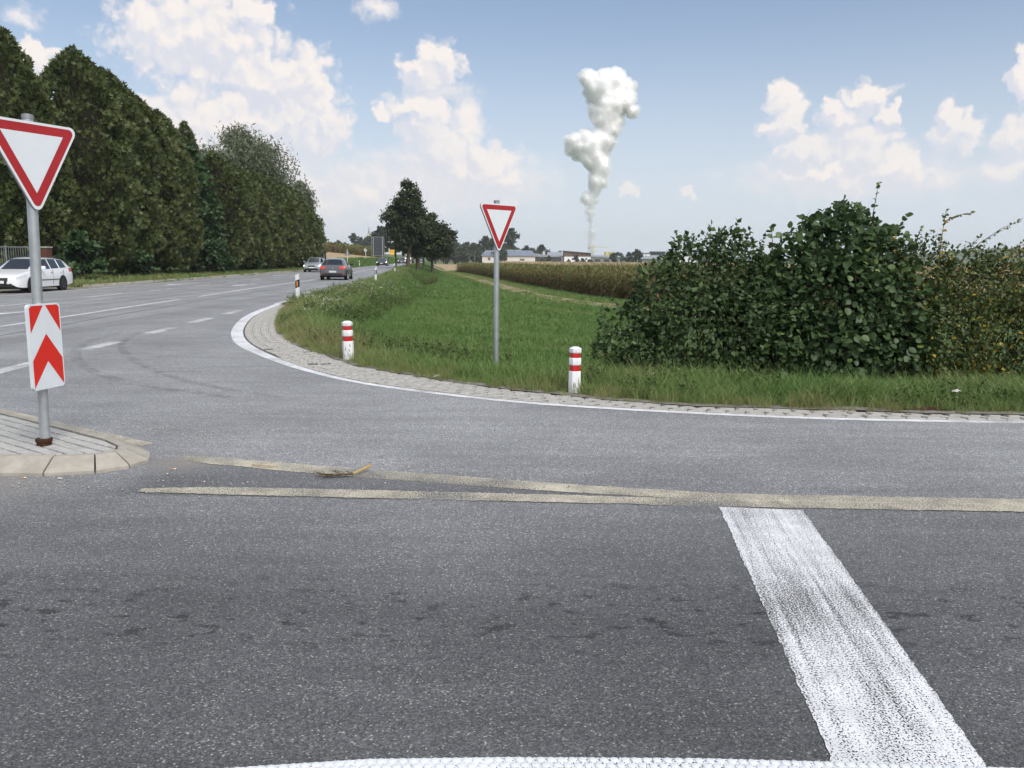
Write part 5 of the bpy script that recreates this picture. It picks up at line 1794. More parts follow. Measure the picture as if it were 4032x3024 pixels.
def delineator(label, x, y, rz, refl, group, h=1.0, w=.125, lean=0.0):
    t = tag(empty('delineator_post', (x, y, H1(x, y)), rz), label, 'marker post', group)
    t.rotation_euler = (0, lean, rz)
    # triangular hollow profile with slanted top
    sec = [(-w / 2, -.03), (w / 2, -.03), (w / 2 - .01, .02), (0, .085), (-w / 2 + .01, .02)]
    b = MB()
    zt = [h - .05, h, h, h - .02, h - .05]
    vs = [(px, py, -.2) for px, py in sec] + [(px, py, z) for (px, py), z in zip(sec, zt)]
    b.add(vs, [tuple(reversed(range(5))), tuple(range(5, 10))] + [(i, (i + 1) % 5, 5 + (i + 1) % 5, 5 + i) for i in range(5)])
    b.build('post', MATS['white_plastic'], t)
    s2 = [(a * 1.03, c * 1.06) for a, c in sec]
    b = MB()
    z0, z1, sl = h * .53, h * .78, .05
    lo = [z0 - sl * .5 + (a / w + .5) * sl for a, c in s2]; hi = [z1 - sl * .5 + (a / w + .5) * sl for a, c in s2]
    vs = [(a, c, z) for (a, c), z in zip(s2, lo)] + [(a, c, z) for (a, c), z in zip(s2, hi)]
    b.add(vs, [(i, (i + 1) % 5, 5 + (i + 1) % 5, 5 + i) for i in range(5)])
    b.build('black_band', MATS['black_plastic'], t)
    b = MB()
    b.box((0, -.036, h * .655), (.04, .008, .18))
    b.build('reflector', MATS[refl], t)
    return t


DG = 'white marker posts along the main road'
delineator('marker post with amber reflector at the tip of the paved strip', -7.35, 28.5, -.25, 'amber', DG, h=1.02, w=.14)
delineator('marker post with pale reflector, second from the front on the right verge', -8.5, 51.8, -.2, 'reflector', DG, lean=.02)
delineator('leaning marker post with pale reflector, third on the right verge', -11.3, 80.4, -.15, 'reflector', DG, lean=-.10)
delineator('marker post in front of the nearest avenue tree trunk', -17.2, 137, -.1, 'reflector', DG)
delineator('marker post between the first two avenue trunks', -18.6, 168, -.1, 'reflector', DG)
delineator('marker post on the left bank behind the grey car', -24.2, 132, .1, 'reflector', DG, h=.9)
delineator('marker post on the left bank beyond the black car', -28.8, 190, .1, 'reflector', DG, h=.9)


def post(b, x, z0, z1, r=.035, y=0):
    return b.tube([(x, y, z0), (x, y, z1)], r, 8)


# back of a large direction board
t = tag(empty('direction_board', (-29.75, 185, 0), 0), 'large dark grey sign board seen from behind on two posts', 'road sign')
for k in range(5):
    b = MB(); z0 = 1.86 + k * .80
    b.box((0, 0, z0 + .395), (2.62, .05, .775))
    b.build('panel', MATS['dark_alu'], t)
b = MB()
for z in (1.82, 5.90): b.box((0, .0, z), (2.74, .09, .07))
for s in (-1, 1): b.box((s * 1.345, 0, 3.86), (.06, .09, 4.0))
b.build('frame', MATS['steel'], t)
for s in (-.98, 1.0):
    b = MB(); post(b, s, .3, 5.86, .075, -.1); b.build('post', MATS['steel'], t)
# yellow place sign
t = tag(empty('place_sign', (-31.0, 215, 0)), 'yellow place name sign on two posts beyond the board', 'road sign')
b = MB(); b.box((0, 0, 2.75), (1.28, .04, 1.34)); p = b.build('panel', MATS['sign_yellow'], t)
b = MB(); b.box((.05, -.025, 2.48), (.9, .01, .26)); b.build('pale_patch', MATS['sign_yellow_pale'], p)
b = MB()
for k in range(9): b.box((-.4 + k * .1, -.03, 3.1), (.05, .008, .10 + .05 * (k % 2)))
b.build('lettering', MATS['black_plastic'], p) if False else None
for s in (-.5, .5):
    b = MB(); post(b, s, .8, 2.1, .04); b.build('post', MATS['steel'], t)
# round end-of-restriction sign
t = tag(empty('round_sign', (-29.0, 165, 0)), 'round pale sign with a dark diagonal bar', 'road sign')
b = MB(); b.lathe([(.345, 0), (.345, .02)], (0, -.04, 2.85), 24, axis='Y'); p = b.build('plate', MATS['dark_alu'], t)
b = MB(); b.lathe([(.30, 0), (.30, .01)], (0, -.055, 2.85), 24, axis='Y'); b.build('face', MATS['sign_white'], p)
b = MB(); b.box((0, -.062, 2.85), (.56, .006, .10), Euler((0, rad(-45), 0))); b.build('bar', MATS['dark_alu'], p)
b = MB(); post(b, 0, .1, 2.9, .045); b.build('pole', MATS['white_plastic'], t)
# back of a triangular sign
t = tag(empty('triangle_sign', (-23.3, 118, 0)), 'triangular sign seen from behind in front of the stubble field', 'road sign')
b = MB(); plate(b, rounded([(-.45, 1.72), (.45, 1.72), (0, 2.5)], .08), 0, .02); b.build('plate', MATS['alu_back'], t)
b = MB(); post(b, 0, 0, 2.6, .04, -.06); b.build('pole', MATS['white_plastic'], t)
# tall narrow boards seen from behind
t = tag(empty('narrow_board', (-23.75, 105.5, 0)), 'tall narrow dark board seen from behind beside the silver car', 'road sign')
for z0, z1 in ((1.86, 2.7), (1.1, 1.84)):
    b = MB(); b.box((0, 0, (z0 + z1) / 2), (.50, .03, z1 - z0)); b.build('panel', MATS['dark_alu'], t)
b = MB(); post(b, -.03, 0, 2.72, .05, -.06); b.build('pole', MATS['steel'], t)
t = tag(empty('triangle_sign', (-23.75, 102.5, 0)), 'dark triangular sign half hidden by the end of the hedge', 'road sign')
b = MB(); plate(b, rounded([(-.45, 1.75), (.45, 1.75), (0, 2.53)], .05), 0, .02); b.build('plate', MATS['dark_alu'], t)
b = MB(); post(b, -.1, 0, 2.5, .04, -.05); b.build('pole', MATS['white_plastic'], t)

# ------------------------------------------------------------------ fence and pillar at the left edge
t = tag(empty('wire_fence', (-27, 42.6, .3)), 'grey bar fence behind the white car at the left edge', 'fence')
for k in range(46):
    b = MB(); b.box((-2.9 + k * .122, 0, .85), (.018, .018, 1.7)); b.build('bar', MATS['alu_back'], t)
for z in (.1, 1.68):
    b = MB(); b.box((-.12, .02, z), (5.75, .035, .04)); b.build('rail', MATS['alu_back'], t)
for x in (-1.2, 1.2, 2.72):
    b = MB(); b.box((x, .05, .88), (.06, .06, 1.76)); b.build('post', MATS['alu_back'], t)
t = tag(empty('brick_pillar', (-23.95, 42.9, .05)), 'red brown brick pillar half overgrown at the end of the fence', 'pillar')
mat('brick_red', (0.13, 0.055, 0.035), 0.9, 0.2, var=0.3, vscale=14)
b = MB(); b.box((0, 0, .95), (.44, .44, 1.88)); b.build('mortar', MATS['joint_sand'], t)
bb = MB(); bb.box((0, 0, 0), (.215, .05, .065)); bo = bb.build('brick', MATS['brick_red'], t); bme = bo.data
bpy.data.objects.remove(bo)
for k in range(23):
    for j in range(2):
        for face in range(2):
            o = link('brick', bme, None, t)
            xx = -.115 + j * .23 + (.0 if k % 2 else .0)
            o.location = (xx, -.22, .05 + k * .08) if face == 0 else (.22, xx, .05 + k * .08)
            o.rotation_euler = (0, 0, 0 if face == 0 else math.pi / 2)
b = MB(); b.box((0, 0, 1.93), (.54, .54, .07)); b.build('cap', MATS['concrete'], t)

# ------------------------------------------------------------------ cars
mat('glass_dark', (0.018, 0.022, 0.026), 0.06, 0.8)
mat('tyre', (0.012, 0.012, 0.012), 0.8, 0.3)
mat('rim_silver', (0.48, 0.49, 0.5), 0.35, 0.5, metal=0.7)
mat('rim_dark', (0.06, 0.06, 0.065), 0.35, 0.5, metal=0.6)
mat('lamp_clear', (0.55, 0.58, 0.6), 0.12, 0.8)
mat('lamp_on', (1.0, 0.97, 0.86), 0.2, 0.5, emit=2.2)
mat('tail_red', (0.45, 0.015, 0.012), 0.2, 0.6)
mat('tail_on', (0.8, 0.04, 0.025), 0.2, 0.5, emit=0.12)
mat('plate_white', (0.72, 0.73, 0.74), 0.4, 0.4)
mat('plate_blue', (0.03, 0.08, 0.4), 0.4, 0.4)
mat('text_red', (0.5, 0.03, 0.03), 0.5, 0.3)
mat('text_black', (0.02, 0.02, 0.02), 0.5, 0.3)
mat('chrome', (0.7, 0.72, 0.74), 0.15, 0.5, metal=1.0)
def paint(name, c): return mat(name, c, 0.28, 0.5, coat=0.7)
paint('car_white', (0.74, 0.745, 0.75)); paint('car_silver', (0.30, 0.33, 0.36)); paint('car_grey', (0.085, 0.09, 0.09))
paint('car_black', (0.016, 0.018, 0.022)); paint('car_dark', (0.03, 0.034, 0.04)); paint('car_maroon', (0.045, 0.022, 0.022))


def text_mesh(s, size):
    cu = bpy.data.curves.new('t', 'FONT')
    cu.body = s; cu.size = size; cu.align_x = 'CENTER'; cu.align_y = 'CENTER'
    o = bpy.data.objects.new('t', cu); COL.objects.link(o)
    bpy.context.view_layer.update()
    me = bpy.data.meshes.new_from_object(o.evaluated_get(bpy.context.evaluated_depsgraph_get()))
    bpy.data.objects.remove(o)
    return me


SHAPES = {
    # x from the front, floor, half width, belt height, roof height, roof half width
    'estate': dict(W=1.82, st=[(0, .30, .62, .60, .60, .50), (.05, .22, .74, .68, .69, .55), (.22, .18, .84, .74, .76, .62), (.6, .17, .89, .82, .85, .68), (1.0, .17, .905, .90, .93, .70), (1.32, .17, .91, .95, .98, .70),
                                  (2.08, .17, .91, .965, 1.41, .59), (2.45, .17, .91, .97, 1.475, .60), (2.72, .17, .91, .975, 1.485, .61), (2.80, .17, .91, .977, 1.486, .61), (3.5, .17, .91, .99, 1.47, .61), (3.6, .17, .91, .992, 1.466, .61), (4.18, .18, .90, 1.01, 1.42, .60),
                                  (4.3, .2, .895, 1.015, 1.40, .60), (4.62, .24, .87, 1.02, 1.06, .70), (4.74, .27, .84, .92, .94, .70), (4.78, .30, .80, .70, .72, .66)],
                   cowl=5, roof=6, bp=(8,), side=(6, 12), cp=(10,), rear=(13, 14), axles=(.93, 3.64), rw=.325),
    'hatch': dict(W=1.78, st=[(0, .30, .60, .60, .60, .5), (.05, .22, .72, .68, .69, .55), (.2, .18, .83, .75, .77, .62), (.55, .17, .875, .84, .87, .66), (.9, .17, .885, .91, .94, .68), (1.15, .17, .89, .95, .98, .69),
                                 (1.85, .17, .89, .97, 1.41, .57), (2.2, .17, .89, .975, 1.465, .58), (2.45, .17, .89, .98, 1.48, .59), (2.53, .17, .89, .98, 1.48, .59), (3.2, .17, .89, 1.0, 1.46, .58), (3.28, .17, .89, 1.0, 1.455, .58), (3.5, .18, .885, 1.01, 1.43, .575),
                                 (3.72, .2, .88, 1.015, 1.39, .57), (4.04, .24, .86, 1.0, 1.03, .66), (4.15, .27, .84, .88, .90, .66), (4.2, .30, .80, .66, .68, .62)],
                  cowl=5, roof=6, bp=(8,), side=(6, 12), cp=(10,), rear=(13, 14), axles=(.85, 3.43), rw=.32),
    'sedan': dict(W=1.82, st=[(0, .30, .62, .58, .58, .50), (.05, .2, .76, .66, .67, .55), (.22, .17, .85, .73, .75, .62), (.6, .16, .89, .80, .83, .66), (1.05, .16, .905, .87, .90, .69), (1.45, .16, .91, .92, .95, .70),
                                 (2.15, .16, .91, .94, 1.36, .56), (2.45, .16, .91, .945, 1.42, .575), (2.7, .16, .91, .95, 1.43, .58), (2.78, .16, .91, .95, 1.43, .58), (3.3, .16, .91, .96, 1.41, .57), (3.38, .16, .91, .96, 1.40, .57), (3.6, .16, .905, .97, 1.36, .56),
                                 (3.75, .17, .90, .97, 1.32, .55), (4.2, .2, .88, .98, 1.0, .66), (4.55, .24, .85, .96, .98, .66), (4.62, .28, .80, .70, .72, .62)],
                  cowl=5, roof=6, bp=(8,), side=(6, 12), cp=(10,), rear=(13, 14), axles=(.85, 3.65), rw=.325),
    'suv': dict(W=1.85, st=[(0, .36, .66, .74, .74, .55), (.05, .28, .78, .84, .85, .6), (.2, .25, .87, .93, .95, .65), (.55, .24, .91, 1.0, 1.03, .69), (.95, .24, .92, 1.06, 1.09, .71), (1.25, .24, .925, 1.09, 1.12, .72),
                               (1.9, .24, .925, 1.10, 1.58, .62), (2.25, .24, .925, 1.105, 1.65, .63), (2.5, .24, .925, 1.11, 1.665, .64), (2.58, .24, .925, 1.11, 1.665, .64), (3.3, .24, .925, 1.13, 1.65, .64), (3.38, .24, .925, 1.13, 1.645, .64), (3.8, .25, .92, 1.14, 1.61, .63),
                               (4.0, .26, .91, 1.14, 1.58, .63), (4.3, .28, .89, 1.12, 1.15, .7), (4.42, .30, .86, 1.0, 1.02, .7), (4.46, .34, .82, .78, .80, .66)],
                cowl=5, roof=6, bp=(8,), side=(6, 12), cp=(10,), rear=(13, 14), axles=(.85, 3.5), rw=.36),
}


def car(label, shape, x, y, heading, paintm, group, lights=False, tails=False, rim='rim_silver', plate=None, plate_text='text_black', rails=False, grille='bar', scale=1.0, z=0.0, L=1.0):
    """heading: direction the nose points, angle from +Y counterclockwise; local +Y is forwards"""
    S = SHAPES[shape]
    st = S['st']
    Lt = st[-1][0]
    root = tag(empty('car', (x, y, z), heading), label, 'car', group)
    root.scale = (scale, scale, scale)
    ring_all = []
    for (sx, zf, w, zb, zr, wr) in st:
        yy = Lt / 2 - sx
        mid = zf + (zb - zf) * .45; hi = zf + (zb - zf) * .76
        gh = zr - zb
        half = [(0, zf), (w * .86, zf), (w * .97, zf + .06), (w, mid), (w * .992, hi), (w * .955, zb - .015), (w * .90 if gh > .08 else w * .88, zb + .012 if gh > .08 else zb + (zr - zb) * .5),
                (wr + .02, zr - .07) if gh > .08 else (wr, zr - .006), (wr * .86, zr - .018) if gh > .08 else (wr * .8, zr - .002), (wr * .45, zr + .004), (0, zr + .008)]
        pts = half + [(-a, c) for a, c in half[-2:0:-1]]
        ring_all.append([(a, yy, c) for a, c in pts])
    n = len(ring_all[0])          # 20
    K = 10                        # index of the roof centre
    V = [p for r in ring_all for p in r]
    sets = {'body': [], 'windscreen': [], 'rear_window': [], 'side_l': [], 'side_l2': [], 'side_l3': [], 'side_r': [], 'side_r2': [], 'side_r3': [], 'head_l': [], 'head_r': [], 'tail_l': [], 'tail_r': [], 'sill': []}
    ns = len(st)
    r0, r1 = S['rear']
    for i in range(ns - 1):
        for j in range(n):
            j2 = (j + 1) % n
            q = (i * n + j, (i + 1) * n + j, (i + 1) * n + j2, i * n + j2)
            jj = j if j < K else n - 1 - j         # mirrored ring index of the cell (0..9)
            right = j < K
            key = 'body'
            if jj in (7, 8, 9) and i == S['cowl']:
                key = 'windscreen' if jj != 7 else 'body'
            elif jj in (7, 8, 9) and i == r0:
                key = 'rear_window'
            elif jj == 6 and S['cowl'] <= i < 13 and i not in S['bp'] and i not in S['cp'] and i != 12:
                part = '' if i < S['bp'][0] else ('2' if i < S['cp'][0] else '3')
                key = ('side_r' if right else 'side_l') + part
            elif jj == 4 and i in (1, 2):
                key = 'head_r' if right else 'head_l'
            elif jj == 4 and i in (ns - 3, ns - 4) and shape != 'sedan' or jj == 4 and i == ns - 3:
                key = 'tail_r' if right else 'tail_l'
            elif jj <= 1:
                key = 'sill'
            sets[key].append(q)
    sets['body'].append(tuple(range(n)))
    last = (ns - 1) * n
    sets['body'].append(tuple(last + k for k in reversed(range(n))))

    def sub(name, keys, m, parent=root, label=None):
        fs = [f for k in keys for f in sets[k]]
        if not fs:
            return None
        use = sorted({i for f in fs for i in f}); mp = {a: k for k, a in enumerate(use)}
        me = bpy.data.meshes.new(name)
        me.from_pydata([V[i] for i in use], [], [tuple(mp[i] for i in f) for f in fs])
        me.update()
        me.polygons.foreach_set('use_smooth', np.ones(len(me.polygons), dtype=bool))
        me.set_sharp_from_angle(angle=rad(38))
        return link(name, me, MATS[m], parent)
    body = sub('body', ['body'], paintm)
    sub('underbody', ['sill'], 'black_plastic')
    sub('windscreen', ['windscreen'], 'glass_dark')
    sub('rear_window', ['rear_window'], 'glass_dark')
    for k in ('side_l', 'side_l2', 'side_l3', 'side_r', 'side_r2', 'side_r3'):
        sub('side_window', [k], 'glass_dark')
    for k in ('head_l', 'head_r'):
        sub('headlight', [k], 'lamp_on' if lights else 'lamp_clear')
    for k in ('tail_l', 'tail_r'):
        sub('tail_light', [k], 'tail_on' if tails else 'tail_red')
    W = S['W'] / 2; yf = Lt / 2; yr = -Lt / 2; rw = S['rw']
    for ax in S['axles']:
        for s in (-1, 1):
            yy = yf - ax
            b = MB(); b.lathe([(rw + .045, 0), (rw + .045, .01)], (s * (W + .002) - (.01 if s > 0 else 0), yy, rw), 24, axis='X')
            # keep the arch above the sill only
            b.build('wheel_arch', MATS['black_plastic'], root)
            b = MB()
            xo = s * (W - .19)
            pr = [(rw * .6, 0), (rw * .97, .0), (rw, .03), (rw, .18), (rw * .97, .205), (rw * .7, .215), (rw * .68, .19)]
            b.lathe([(r, s * h) for r, h in pr], (xo, yy, rw), 28, axis='X')
            w = b.build('wheel', MATS['tyre'], root, smooth=40)
            b = MB()
            cx = xo + s * .20
            b.lathe([(rw * .69, 0), (rw * .69, s * .012), (rw * .62, s * .013), (rw * .62, 0)], (cx, yy, rw), 28, axis='X')
            for k in range(5):
                a = k * 2 * math.pi / 5 + .3
                for da in (-.13, .13):
                    c0, s0 = math.cos(a), math.sin(a); c1, s1 = math.cos(a + da), math.sin(a + da)
                    px, pz = -math.sin(a) * .02, math.cos(a) * .02
                    p0 = (yy + c0 * .05, rw + s0 * .05); p1 = (yy + c1 * rw * .66, rw + s1 * rw * .66)
                    vs = [(cx + s * .008, p0[0] + px, p0[1] + pz), (cx + s * .008, p0[0] - px, p0[1] - pz), (cx + s * .01, p1[0] - px, p1[1] - pz), (cx + s * .01, p1[0] + px, p1[1] + pz)]
                    b.add(vs, [(0, 1, 2, 3) if s < 0 else (3, 2, 1, 0)])
            b.lathe([(.06, 0), (.06, s * .02)], (cx, yy, rw), 14, axis='X')
            b.build('rim', MATS[rim], w)
    # mirrors
    zc = st[S['cowl']][3]
    for s in (-1, 1):
        b = MB()
        b.box((s * (W + .09), yf - st[S['cowl']][0] - .42, zc + .10), (.2, .09, .13), Euler((0, 0, s * -.2)), ch=.03)
        b.box((s * (W - .0), yf - st[S['cowl']][0] - .42, zc + .06), (.1, .05, .04))
        b.build('mirror', MATS[paintm if shape != 'hatch' else 'black_plastic'], root)
    # front: grille, lower intake, plate
    zb0 = st[1][3]
    if grille == 'kidney':
        for s in (-1, 1):
            b = MB(); b.box((s * .17, yf - .028, zb0 - .09), (.29, .10, .16), ch=.02); b.build('grille', MATS['black_plastic'], root)
            b = MB(); b.box((s * .17, yf - .031, zb0 - .09), (.32, .095, .185)); b.build('grille_frame', MATS['chrome'], root)
    else:
        b = MB(); b.box((0, yf - .03, zb0 - .10), (.80, .10, .13)); g = b.build('grille', MATS['black_plastic'], root)
        for k in range(3):
            b = MB(); b.box((0, yf + .023, zb0 - .14 + k * .04), (.78, .006, .008)); b.build('grille_bar', MATS['chrome'], g)
    b = MB(); b.box((0, yf - .04, .33), (1.15, .12, .13)); b.build('lower_intake', MATS['black_plastic'], root)
    if shape == 'estate' and grille == 'bar':
        b = MB(); b.box((0, yf - .035, .46), (.72, .10, .20)); b.build('intake_surround', MATS['black_plastic'], root)
        for s in (-1, 1):
            b = MB(); b.box((s * .60, yf - .13, .36), (.36, .14, .12), Euler((0, 0, s * -.5))); b.build('fog_lamp_bezel', MATS['black_plastic'], root)
    # plates front and rear
    for yy, nrm, zz, txt in ((yf + .025, 1, .47, plate if plate and plate[0] == 'F' else None), (yr - .008, -1, .58, plate if plate and plate[0] == 'R' else None)):
        b = MB(); b.box((0, yy, zz), (.52, .012, .11)); p = b.build('number_plate', MATS['plate_white'], root)
        if txt:
            me = text_mesh(txt[1:], .105)
            o = link('plate_text', me, MATS[plate_text], p)
            o.location = (0, yy + nrm * .0075, zz)
            o.rotation_euler = (math.pi / 2, 0, math.pi if nrm > 0 else 0)
            if txt[0] == 'R':
                b = MB(); b.box((-.235, yy - .0055, zz), (.04, .004, .105)); b.build('plate_band', MATS['plate_blue'], p)
    b = MB(); b.box((0, yr + .03, .38), (1.35, .12, .17)); b.build('rear_bumper_trim', MATS['black_plastic'], root)
    if tails:
        for s in (-1, 1):
            b = MB(); b.box((s * .635, yr + .085, .835), (.31, .16, .145), Euler((-.12, 0, s * .16)), ch=.02); b.build('tail_light', MATS['tail_on'], root)
            b = MB(); b.box((s * .62, yr - .03 + .03, .46), (.18, .07, .035)); b.build('rear_reflector', MATS['tail_red'], root)
    if rails:
        for s in (-1, 1):
            b = MB()
            zr_ = st[8][4]
            b.tube([(s * .58, yf - 2.15, zr_ - .03), (s * .58, yf - 2.3, zr_ + .035), (s * .585, yf - 3.6, zr_ + .03), (s * .58, yf - 4.1, zr_ - .04)], .016, 6)
            b.build('roof_rail', MATS['black_plastic'], root)
    # trim strip and handles
    for s in (-1, 1):
        b = MB(); b.box((s * (W + .002), -.05, .52), (.012, 2.0, .035)); b.build('side_trim', MATS['black_plastic' if paintm == 'car_white' else paintm], root)
        for yy in (yf - 2.62, yf - 3.55):
            b = MB(); b.box((s * (W + .004), yy, st[8][3] - .12), (.03, .19, .03)); b.build('door_handle', MATS[paintm], root)
        for yy in (yf - 1.55, yf - 2.76, yf - 3.75):
            b = MB(); b.box((s * (W - .004), yy, .62), (.012, .008, .62)); b.build('door_gap', MATS['black_plastic'], root)
    return root, yf, yr


def roundel(root, y, z, nrm, r=.055):
    """round emblem: ring with a V over a W"""
    b = MB(); b.lathe([(r, 0), (r, .012)], (0, y, z), 20, axis='Y'); p = b.build('emblem', MATS['dark_alu'], root)
    b = MB()
    n = 24
    yy = y + (.0135 if nrm > 0 else -.003)
    vs = [(q * math.cos(2 * math.pi * k / n), yy, z + q * math.sin(2 * math.pi * k / n)) for q in (r, r * .82) for k in range(n)]
    b.add(vs, [(k, (k + 1) % n, n + (k + 1) % n, n + k) for k in range(n)])
    for x0, z0, x1, z1 in ((-.38, .72, 0, .05), (.38, .72, 0, .05), (-.75, .3, -.36, -.72), (-.36, -.72, 0, .0), (0, 0, .36, -.72), (.36, -.72, .75, .3)):
        dx, dz = x1 - x0, z1 - z0; l = math.hypot(dx, dz); px, pz = -dz / l * .08, dx / l * .08
        b.add([((a) * r, yy, z + c * r) for a, c in ((x0 - px, z0 - pz), (x1 - px, z1 - pz), (x1 + px, z1 + pz), (x0 + px, z0 + pz))], [(0, 1, 2, 3)])
    b.build('emblem_ring', MATS['chrome'], p)


CG_ = 'cars on and beside the main road'
c, yf, yr = car('white estate car with roof rails parked against the hedge', 'estate', -21.28, 36.62, rad(183), 'car_white', CG_, rim='rim_dark', plate='F06165', plate_text='text_red', rails=True, z=.0)
roundel(c, yf + .026, .60, 1, .075)
c, yf, yr = car('grey hatchback seen from behind with red tail lights on the main road', 'hatch', -12.35, 58.7, rad(3.5), 'car_grey', CG_, tails=True, plate='RLA TG 707')
roundel(c, yr - .014, .80, -1, .07)
car('silver estate car with lit headlights coming past the hedge', 'estate', -20.6, 87.3, rad(183.5), 'car_silver', CG_, lights=True, grille='kidney', rails=True)
car('black saloon with lit headlights coming past the sign board', 'sedan', -23.1, 148.5, rad(184), 'car_black', CG_, lights=True, grille='kidney')
car('dark car with lit headlights left of the nearest avenue trunk', 'sedan', -26.7, 202, rad(184), 'car_dark', CG_, lights=True)
car('dark maroon off-roader driving away between the avenue trunks', 'suv', -25.2, 217, rad(5), 'car_maroon', CG_)
car('black car farthest down the road, just right of the off-roader', 'hatch', -29.6, 270, rad(8), 'car_black', CG_)
car('small white van half hidden behind the nearest avenue trunk', 'suv', -41.5, 330, rad(192), 'car_white', CG_, lights=True, scale=1.25)

# ------------------------------------------------------------------ far buildings
mat('render_white', (0.62, 0.60, 0.55), 0.9, 0.2, var=0.06, vscale=.3)
mat('wall_white', (0.78, 0.79, 0.79), 0.85, 0.2)
mat('roof_blue', (0.17, 0.20, 0.25), 0.6, 0.4, var=0.08, vscale=.4)
mat('roof_grey', (0.27, 0.29, 0.32), 0.6, 0.4, var=0.08, vscale=.4)
mat('wood_brown', (0.17, 0.125, 0.09), 0.85, 0.2, var=0.2, vscale=1.2)
mat('wall_dark', (0.055, 0.06, 0.062), 0.7, 0.3, var=0.15, vscale=.4)
mat('wall_grey', (0.24, 0.24, 0.235), 0.85, 0.2, var=0.1, vscale=.5)
mat('pane_dark', (0.02, 0.022, 0.026), 0.15, 0.6)
mat('window_red', (0.12, 0.035, 0.025), 0.6, 0.3)
mat('silo_yellow', (0.55, 0.50, 0.20), 0.6, 0.3)
mat('church_cream', (0.80, 0.70, 0.45), 0.85, 0.2)
mat('spire_slate', (0.22, 0.225, 0.24), 0.6, 0.3)
mat('crane_yellow', (0.55, 0.42, 0.08), 0.5, 0.3)


def gable(b, x0, x1, y0, y1, ze, zr, ov=.5, hip=0.0):
    """pitched roof, ridge along x, with thickness"""
    ym = (y0 + y1) / 2
    a = [(x0 - ov, y0 - ov, ze), (x1 + ov, y0 - ov, ze), (x1 + ov - hip, ym, zr), (x0 - ov + hip, ym, zr), (x0 - ov, y1 + ov, ze), (x1 + ov, y1 + ov, ze)]
    lo = [(x, y, z - .25) for x, y, z in a]
    b.add(a + lo, [(0, 1, 2, 3), (3, 2, 5, 4), (7, 6, 9, 8), (8, 9, 10, 11), (1, 0, 6, 7), (4, 5, 11, 10), (0, 3, 9, 6), (3, 4, 10, 9), (2, 1, 7, 8), (5, 2, 8, 11)])


def openings(root, rects, y, m, name='window', d=.12):
    for (x0, x1, z0, z1) in rects:
        b = MB(); b.box(((x0 + x1) / 2, y, (z0 + z1) / 2), (x1 - x0, d, z1 - z0))
        b.build(name, MATS[m], root)


GZ = -2.4
t = tag(empty('barn', (-2.2, 450, GZ)), 'long white barn with blue grey roof behind the give way sign', 'barn')
b = MB(); b.box((0, 5, 2.45), (28.4, 10, 4.9)); b.add([(-14.2, 0, 4.9), (-14.2, 10, 4.9), (-14.2, 5, 7.5)], [(0, 2, 1)]); b.add([(14.2, 0, 4.9), (14.2, 10, 4.9), (14.2, 5, 7.5)], [(0, 1, 2)]); b.build('wall', MATS['render_white'], t)
b = MB(); gable(b, -14.2, 14.2, 0, 10, 5.0, 7.85, .6, hip=2.2); b.build('roof', MATS['roof_blue'], t)
b = MB(); b.box((-1, 5.0, 7.95), (15, .7, .22)); b.build('ridge_vent', MATS['wall_white'], t)
openings(t, [(-4.7, -.8, 2.4, 4.1)], -.02, 'pane_dark', 'door'); openings(t, [(-11.2, -9.8, 2.5, 4.0), (6.0, 8.5, 2.4, 3.4)], -.02, 'wood_brown')
t = tag(empty('workshop', (19, 452, GZ)), 'low dark workshop with a pale sign panel right of the barn', 'building')
b = MB(); b.box((0, 6, 2.4), (14.4, 12, 4.8)); b.build('wall', MATS['wall_dark'], t)
b = MB(); b.add([(-7.5, -.5, 6.3), (7.5, -.5, 4.6), (7.5, 12.5, 4.6), (-7.5, 12.5, 6.3), (-7.5, -.5, 4.5), (7.5, -.5, 4.3), (7.5, 12.5, 4.3), (-7.5, 12.5, 4.5)], [(0, 1, 2, 3), (7, 6, 5, 4), (0, 4, 5, 1), (1, 5, 6, 2), (2, 6, 7, 3), (3, 7, 4, 0)]); b.build('roof', MATS['roof_grey'], t)
b = MB(); b.box((-3.6, -.15, 4.9), (2.2, .1, 1.6)); b.build('sign_panel', MATS['roof_grey'], t)
t = tag(empty('shed', (24.2, 468, GZ)), 'grey roofed shed behind the dark workshop', 'building')
b = MB(); b.box((0, 4, 2.6), (9, 8, 5.2)); b.build('wall', MATS['wall_grey'], t)
b = MB(); gable(b, -4.5, 4.5, 0, 8, 5.2, 7.2, .4); b.build('roof', MATS['roof_grey'], t)
t = tag(empty('farmhouse', (34.8, 450, GZ)), 'three storey house with wooden upper floor, white base and sloping metal roof', 'house')
b = MB(); b.box((0, 5, 2.35), (14.2, 10, 4.7)); b.build('base_wall', MATS['wall_white'], t)
b = MB(); b.add([(-7.2, -.1, 4.7), (7.2, -.1, 4.7), (7.2, 10.1, 4.7), (-7.2, 10.1, 4.7), (-7.2, -.1, 7.6), (7.2, -.1, 6.5), (7.2, 10.1, 6.5), (-7.2, 10.1, 7.6)], [(3, 2, 1, 0), (4, 5, 6, 7), (0, 1, 5, 4), (1, 2, 6, 5), (2, 3, 7, 6), (3, 0, 4, 7)]); b.build('wooden_storey', MATS['wood_brown'], t)
b = MB(); b.add([(-7.9, -.9, 7.9), (7.9, -.9, 6.7), (7.9, 10.6, 6.7), (-7.9, 10.6, 7.9), (-7.9, -.9, 7.65), (7.9, -.9, 6.45), (7.9, 10.6, 6.45), (-7.9, 10.6, 7.65)], [(0, 1, 2, 3), (7, 6, 5, 4), (0, 4, 5, 1), (1, 5, 6, 2), (2, 6, 7, 3), (3, 7, 4, 0)]); b.build('roof', MATS['roof_grey'], t)
